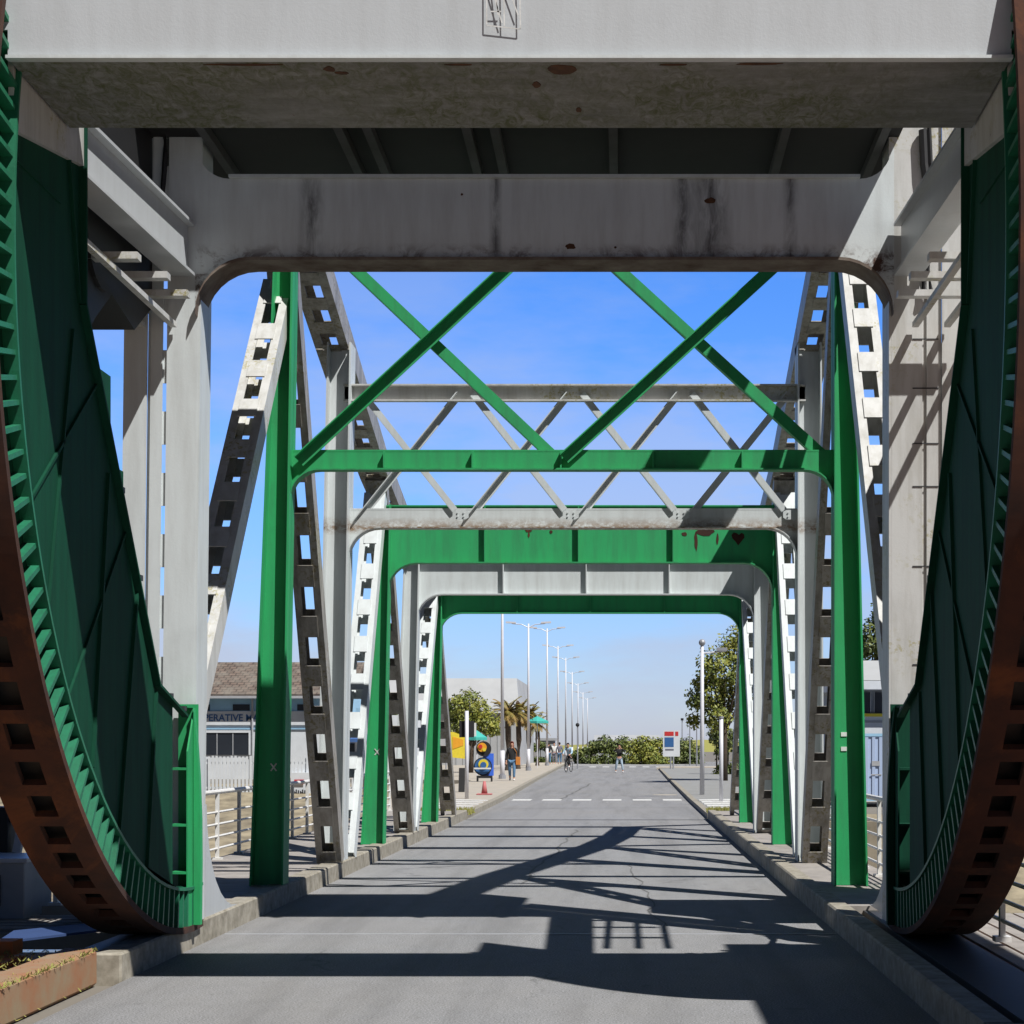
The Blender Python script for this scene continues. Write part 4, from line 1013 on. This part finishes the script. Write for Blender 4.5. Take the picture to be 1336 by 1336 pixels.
# ================================================================== PEOPLE
def skinmesh(name, verts, edges, radii, mat, parent, root=0, sub=1):
    me = bpy.data.meshes.new(name); me.from_pydata([Vector(v) for v in verts], edges, []); me.materials.append(M[mat])
    o = bpy.data.objects.new(name, me); COL.objects.link(o); o.parent = parent
    sk = o.modifiers.new('skin','SKIN'); sk.use_smooth_shade = True
    if not me.skin_vertices: me.attributes  # layer is created with the modifier
    bm = bmesh.new(); bm.from_mesh(me); lay = bm.verts.layers.skin.verify(); bm.verts.ensure_lookup_table()
    for i, v in enumerate(bm.verts):
        v[lay].radius = (radii[i][0], radii[i][1]) if isinstance(radii[i], tuple) else (radii[i], radii[i]); v[lay].use_root = (i == root)
    bm.to_mesh(me); bm.free()
    sb = o.modifiers.new('sub','SUBSURF'); sb.levels = sub; sb.render_levels = sub
    return o
def person(loc, rz, H, label, top, legs, hair, pose='walk', long_hair=False, group=None, parts=True, jacket=False, shoes='cloth_white'):
    t = thing('person', loc, label, 'person', group); t.rotation_euler.z = rz
    k = H/1.7
    # joints (faces +Y in local space)
    st = {'walk':(.16,-.14),'stand':(.0,.0),'wide':(.02,-.02),'ride':(0,0)}[pose]
    hipx = .09; fx = .10 if pose != 'wide' else .22
    J = {'pel':(0,0,.92),'waist':(0,0,1.08),'chest':(0,.0,1.30),'neck':(0,.0,1.45),'nk2':(0,.02,1.50)}
    LK = (-(hipx+fx)/2-.01, st[0]*.6+.05, .49); RK = ((hipx+fx)/2+.01, st[1]*.4+.05, .49)
    LA = (-fx, st[0], .08); RA = (fx, st[1]-.04, .09)
    if pose == 'ride':
        LK = (-.11,.34,.72); LA = (-.10,.20,.30); RK = (.11,.30,.55); RA = (.10,.22,.12)
        J = {'pel':(0,-.12,.92),'waist':(0,-.06,1.08),'chest':(0,.06,1.28),'neck':(0,.13,1.42),'nk2':(0,.17,1.47)}
    py = J['pel'][1]
    if pose == 'wide':   # both hands raised to the face
        EL = (-.34,.14,1.30); HL = (-.10,.30,1.50); ER = (.34,.14,1.30); HR = (.10,.30,1.50)
    elif pose == 'ride':
        EL = (-.27,.22,1.12); HL = (-.22,.46,1.02); ER = (.27,.22,1.12); HR = (.22,.46,1.02)
    else:
        EL = (-.25,-.05,1.12); HL = (-.24,.08,.86); ER = (.25,-.02,1.12); HR = (.25,.06,.86)
    c = J['chest']
    SL, SR = (-.17,c[1],1.40), (.17,c[1],1.40)
    V = [J['pel'],J['waist'],c,J['neck'],J['nk2'], (-hipx,py,.88),LK,LA,(LA[0],LA[1]+.16,LA[2]-.045), (hipx,py,.88),RK,RA,(RA[0],RA[1]+.16,RA[2]-.045), SL,EL,HL, SR,ER,HR]
    E = [(0,1),(1,2),(2,3),(3,4),(0,5),(5,6),(6,7),(7,8),(0,9),(9,10),(10,11),(11,12),(2,13),(13,14),(14,15),(2,16),(16,17),(17,18)]
    Rr = [(.13,.10),(.12,.09),(.14,.10),(.06,.06),(.05,.05),.09,.058,.04,.03,.09,.058,.04,.03,.06,.04,.028,.06,.04,.028]
    sc_ = lambda L: [tuple(a*k for a in v) for v in L]
    rs_ = lambda L: [tuple(a*k for a in r) if isinstance(r,tuple) else r*k for r in L]
    # head joined into the body surface
    hx = J['nk2']; V += [(hx[0],hx[1]+.01,hx[2]+.08),(hx[0],hx[1]+.015,hx[2]+.17)]; E += [(4,19),(19,20)]; Rr += [(.075,.088),(.068,.08)]
    # palm and five fingers for each hand
    for hi, el in ((15,14),(18,17)):
        hv, ev = Vector(V[hi]), Vector(V[el]); d = (hv-ev).normalized(); sdv = d.cross(Vector((0,1,0))); sdv = sdv.normalized() if sdv.length > .1 else Vector((1,0,0))
        V.append(tuple(hv+d*.07)); Rr.append((.035,.018)); E.append((hi,len(V)-1)); pi_ = len(V)-1
        if parts:
            for fi in range(5):
                off = sdv*(-.03+.02*fi) if fi < 4 else sdv*.05-d*.04
                L = (.055,.07,.065,.05,.04)[fi]
                V.append(tuple(hv+d*.085+off)); Rr.append(.010); E.append((pi_,len(V)-1)); V.append(tuple(hv+d*(.085+L)+off*1.1+Vector((0,.012,0)))); Rr.append(.008); E.append((len(V)-2,len(V)-1))
    skinmesh('body', sc_(V), E, rs_(Rr), 'skin', t)
    inf = 1.16
    TV = [J['pel'],J['waist'],c,(J['neck'][0],J['neck'][1],J['neck'][2]-.02),SL,EL,tuple(Vector(EL).lerp(Vector(HL),.85)),SR,ER,tuple(Vector(ER).lerp(Vector(HR),.85))]
    TR = [(.155,.125),(.145,.115),(.165,.125),(.075,.075),.08,.056,.045,.08,.056,.045]
    if jacket: TV[0] = (0,py,.78); TR[0] = (.19,.14)
    skinmesh('top', sc_(TV), [(0,1),(1,2),(2,3),(2,4),(4,5),(5,6),(2,7),(7,8),(8,9)], rs_(TR), top, t)
    PV = [(0,py,.95),(-hipx,py,.86),LK,(LA[0],LA[1],LA[2]+.05),(hipx,py,.86),RK,(RA[0],RA[1],RA[2]+.05)]
    skinmesh('trousers', sc_(PV), [(0,1),(1,2),(2,3),(0,4),(4,5),(5,6)], rs_([(.15,.12),.108,.075,.056,.108,.075,.056]), legs, t)
    q = MB(); hz = hx[2]+.15
    q.ball((hx[0]*k,(hx[1]-.015)*k,(hz+.01)*k), .098*k, 14, (.92,1.08,1.0))
    if long_hair: q.ball((hx[0]*k,(hx[1]-.07)*k,(hz-.10)*k), .10*k, 12, (.95,.6,1.6))
    for v in q.bm.verts:     # open the hair over the face
        if v.co.y > (hx[1]+.03)*k and v.co.z < (hz+.06)*k: v.co.y = (hx[1]+.0)*k
    off = world_off(t)
    me = bpy.data.meshes.new('hair'); q.bm.to_mesh(me); q.bm.free(); me.materials.append(M[hair]); o = bpy.data.objects.new('hair',me); COL.objects.link(o); o.parent = t
    for f in me.polygons: f.use_smooth = True
    if parts:
        fy = (hx[1]+.095)*k
        q = MB(); q.ball((hx[0]*k,fy,(hx[2]+.095)*k),.016*k,6,(1,1.3,1.6)); 
        me = bpy.data.meshes.new('nose'); q.bm.to_mesh(me); q.bm.free(); me.materials.append(M['skin']); o = bpy.data.objects.new('nose',me); COL.objects.link(o); o.parent = t
        for ex in (-.032,.032):
            q = MB(); q.ball(((hx[0]+ex)*k,fy-.008,(hx[2]+.125)*k),.011*k,6); me = bpy.data.meshes.new('eye'); q.bm.to_mesh(me); q.bm.free(); me.materials.append(M['black']); o = bpy.data.objects.new('eye',me); COL.objects.link(o); o.parent = t
        for fx_ in (LA,RA):
            q = MB(); q.ball((fx_[0]*k,(fx_[1]+.06)*k,(fx_[2]-.035)*k),.05*k,10,(1,2.6,.9)); me = bpy.data.meshes.new('shoe'); q.bm.to_mesh(me); q.bm.free(); me.materials.append(M[shoes]); o = bpy.data.objects.new('shoe',me); COL.objects.link(o); o.parent = t
    return t
x = W(668,0,74).x
person((x,74,.12), math.pi, 1.64, 'woman in dark coat and blue jeans walking towards the bridge on the left pavement', 'cloth_black','jeans','hair_red','walk',True,jacket=True)
q = MB(); q.box(x+.17,x+.36,73.84,73.98,.80,1.14); q.tube([(x+.22,73.9,1.14),(x+.20,73.88,1.35),(x+.08,73.9,1.52)],.012,6)
tag(q.build('shoulder_bag','cloth_orange',bevel=.03),'orange bag hanging at the side of the walking woman','bag')
x = W(808,0,103).x
person((x,103,.0), math.pi, 1.66, 'man in black top and light jeans in the road with hands raised to his face', 'cloth_black','jeans_light','hair_dark','wide')
# group far left
for i,(px,y_,c1,c2,l) in enumerate(((716,135,'cloth_black','jeans','person in dark clothes, leftmost of the far group'),(723,138,'cloth_white','cloth_grey','person in a white top in the far group on the pavement'),(730,136,'cloth_grey','jeans','person in grey clothes nearest the cyclist in the far group'))):
    person((W(px,0,y_).x,y_,.12), math.pi if i % 2 else 0, 1.7, l, c1, c2, 'hair_dark', 'stand', group='people on the far left pavement', parts=False)
# cyclist
Yc = 105.; x = W(742,0,Yc).x
person((x,Yc,.06), math.pi*.92, 1.7, 'cyclist in a pale blue shirt riding towards the bridge', 'shirt_blue','cloth_black','hair_dark','ride')
t = thing('bicycle', (x,Yc,0), 'dark bicycle ridden towards the bridge by the person in pale blue', 'bicycle'); t.rotation_euler.z = math.pi*.92
def loc_build(q, nm, mat, par):
    me = bpy.data.meshes.new(nm); bmesh.ops.recalc_face_normals(q.bm, faces=q.bm.faces); q.bm.to_mesh(me); q.bm.free(); me.materials.append(M[mat]); o = bpy.data.objects.new(nm,me); COL.objects.link(o); o.parent = par; return o
for yy in (-.5,.55):
    q = MB(); q.tube([(0,yy+.33*math.cos(a),.34+.33*math.sin(a)) for a in [6.2832*k/20 for k in range(21)]],.022,6); wl = loc_build(q,'wheel','tyre',t)
    q = MB()
    for k in range(6): a = math.pi*k/6; q.tube([(0,yy+.32*math.cos(a),.34+.32*math.sin(a)),(0,yy-.32*math.cos(a),.34-.32*math.sin(a))],.004,4)
    loc_build(q,'spokes','zinc',wl)
q = MB()
for p_, r_ in (((0,-.5,.34),(0,-.05,.30)),((0,-.05,.30),(0,-.17,.86)),((0,-.05,.30),(0,.42,.82)),((0,-.15,.78),(0,.42,.86)),((0,-.5,.34),(0,-.15,.78)),((0,.55,.34),(0,.40,.95))): q.tube([p_,r_],.018,6)
loc_build(q,'frame','dark_steel',t)
q = MB(); q.tube([(-.27,.33,1.0),(-.1,.42,1.0),(.1,.42,1.0),(.27,.33,1.0)],.014,6); loc_build(q,'handlebar','black',t)
q = MB(); q.ball((0,-.18,.90),.09,8,(.8,1.5,.35)); loc_build(q,'saddle','black',t)

# ================================================================== LIGHT, SKY, CAMERA
d = Vector((-KX, KY, -1)).normalized()
sun = bpy.data.lights.new('sun','SUN'); sun.energy = 5.0; sun.angle = R(.5); sun.color = (1,.98,.95)
so = bpy.data.objects.new('sun', sun); COL.objects.link(so); so.rotation_euler = d.to_track_quat('-Z','Y').to_euler(); so.location = (10,-10,20)
w = bpy.data.worlds.new('World'); sc.world = w; w.use_nodes = True; nt = w.node_tree; nt.nodes.clear()
out = nt.nodes.new('ShaderNodeOutputWorld'); bg = nt.nodes.new('ShaderNodeBackground'); nt.links.new(bg.outputs[0], out.inputs[0])
sky = nt.nodes.new('ShaderNodeTexSky'); sky.sky_type = 'NISHITA'; sky.sun_disc = False
sd = -d; sky.sun_elevation = math.asin(sd.z); sky.sun_rotation = math.atan2(sd.x, sd.y)
sky.altitude = 0; sky.air_density = 1.0; sky.dust_density = .3; sky.ozone_density = 1.5
tc = nt.nodes.new('ShaderNodeTexCoord'); mp = nt.nodes.new('ShaderNodeMapping'); mp.inputs['Scale'].default_value = (1,1,3.2)
nt.links.new(tc.outputs['Generated'], mp.inputs[0])
no = nt.nodes.new('ShaderNodeTexNoise'); no.inputs['Scale'].default_value = 3.2; no.inputs['Detail'].default_value = 8; no.inputs['Roughness'].default_value = .6
nt.links.new(mp.outputs[0], no.inputs['Vector'])
sep = nt.nodes.new('ShaderNodeSeparateXYZ'); nt.links.new(tc.outputs['Generated'], sep.inputs[0])
lowf = ramp(nt, sep.outputs['Z'], .02, .34, 1, .05)
cl = ramp(nt, no.outputs['Fac'], .45, .62, 0, .85)
mu = nt.nodes.new('ShaderNodeMath'); mu.operation = 'MULTIPLY'; nt.links.new(lowf, mu.inputs[0]); nt.links.new(cl, mu.inputs[1])
cr = nt.nodes.new('ShaderNodeValToRGB'); el = cr.color_ramp.elements
el[0].position = 0; el[0].color = (1,1,1,1); el[1].position = 1; el[1].color = (1,1,1,1)
tints = [(0,(1.35,1.5,2.2)),(.06,(1.25,1.6,2.5)),(.15,(1.15,1.85,3.2)),(.30,(.75,1.72,3.4)),(.40,(.9,1.5,2.8)),(.50,(.16,.22,.36)),(1,(.07,.10,.16))]
while len(el) < len(tints): el.new(.5)
for e, (p_, c_) in zip(el, tints): e.position = p_; e.color = (c_[0]/3.4,c_[1]/3.4,c_[2]/3.4,1)
nt.links.new(sep.outputs['Z'], cr.inputs[0])
vm = nt.nodes.new('ShaderNodeVectorMath'); vm.operation = 'SCALE'; vm.inputs['Scale'].default_value = 3.4; nt.links.new(cr.outputs[0], vm.inputs[0])
vx = nt.nodes.new('ShaderNodeVectorMath'); vx.operation = 'MULTIPLY'; nt.links.new(vm.outputs[0], vx.inputs[0]); nt.links.new(sky.outputs[0], vx.inputs[1])
c = mixc(nt, mu.outputs[0], vx.outputs[0], (8.5,9.3,11.8))
az = ramp(nt, sep.outputs['Y'], -.2, .82, .13, 1)     # sky dimmed behind the camera so that shaded faces stay dark
v2 = nt.nodes.new('ShaderNodeVectorMath'); v2.operation = 'SCALE'; nt.links.new(c, v2.inputs[0]); nt.links.new(az, v2.inputs['Scale'])
c = v2.outputs[0]
nt.links.new(c, bg.inputs['Color']); bg.inputs['Strength'].default_value = .05

cam = bpy.data.cameras.new('camera'); co = bpy.data.objects.new('camera', cam); COL.objects.link(co); sc.camera = co
co.location = (0,0,1.65); co.rotation_euler = (math.pi/2,0,0)
cam.sensor_width = 36; cam.lens = 36*F/1336; cam.shift_x = -146/1336; cam.shift_y = 304/1336; cam.clip_end = 8000; cam.clip_start = .1
sc.view_settings.view_transform = 'Standard'; sc.view_settings.look = 'None'; sc.view_settings.exposure = .28; sc.view_settings.gamma = 1
sc.view_settings.use_curve_mapping = False
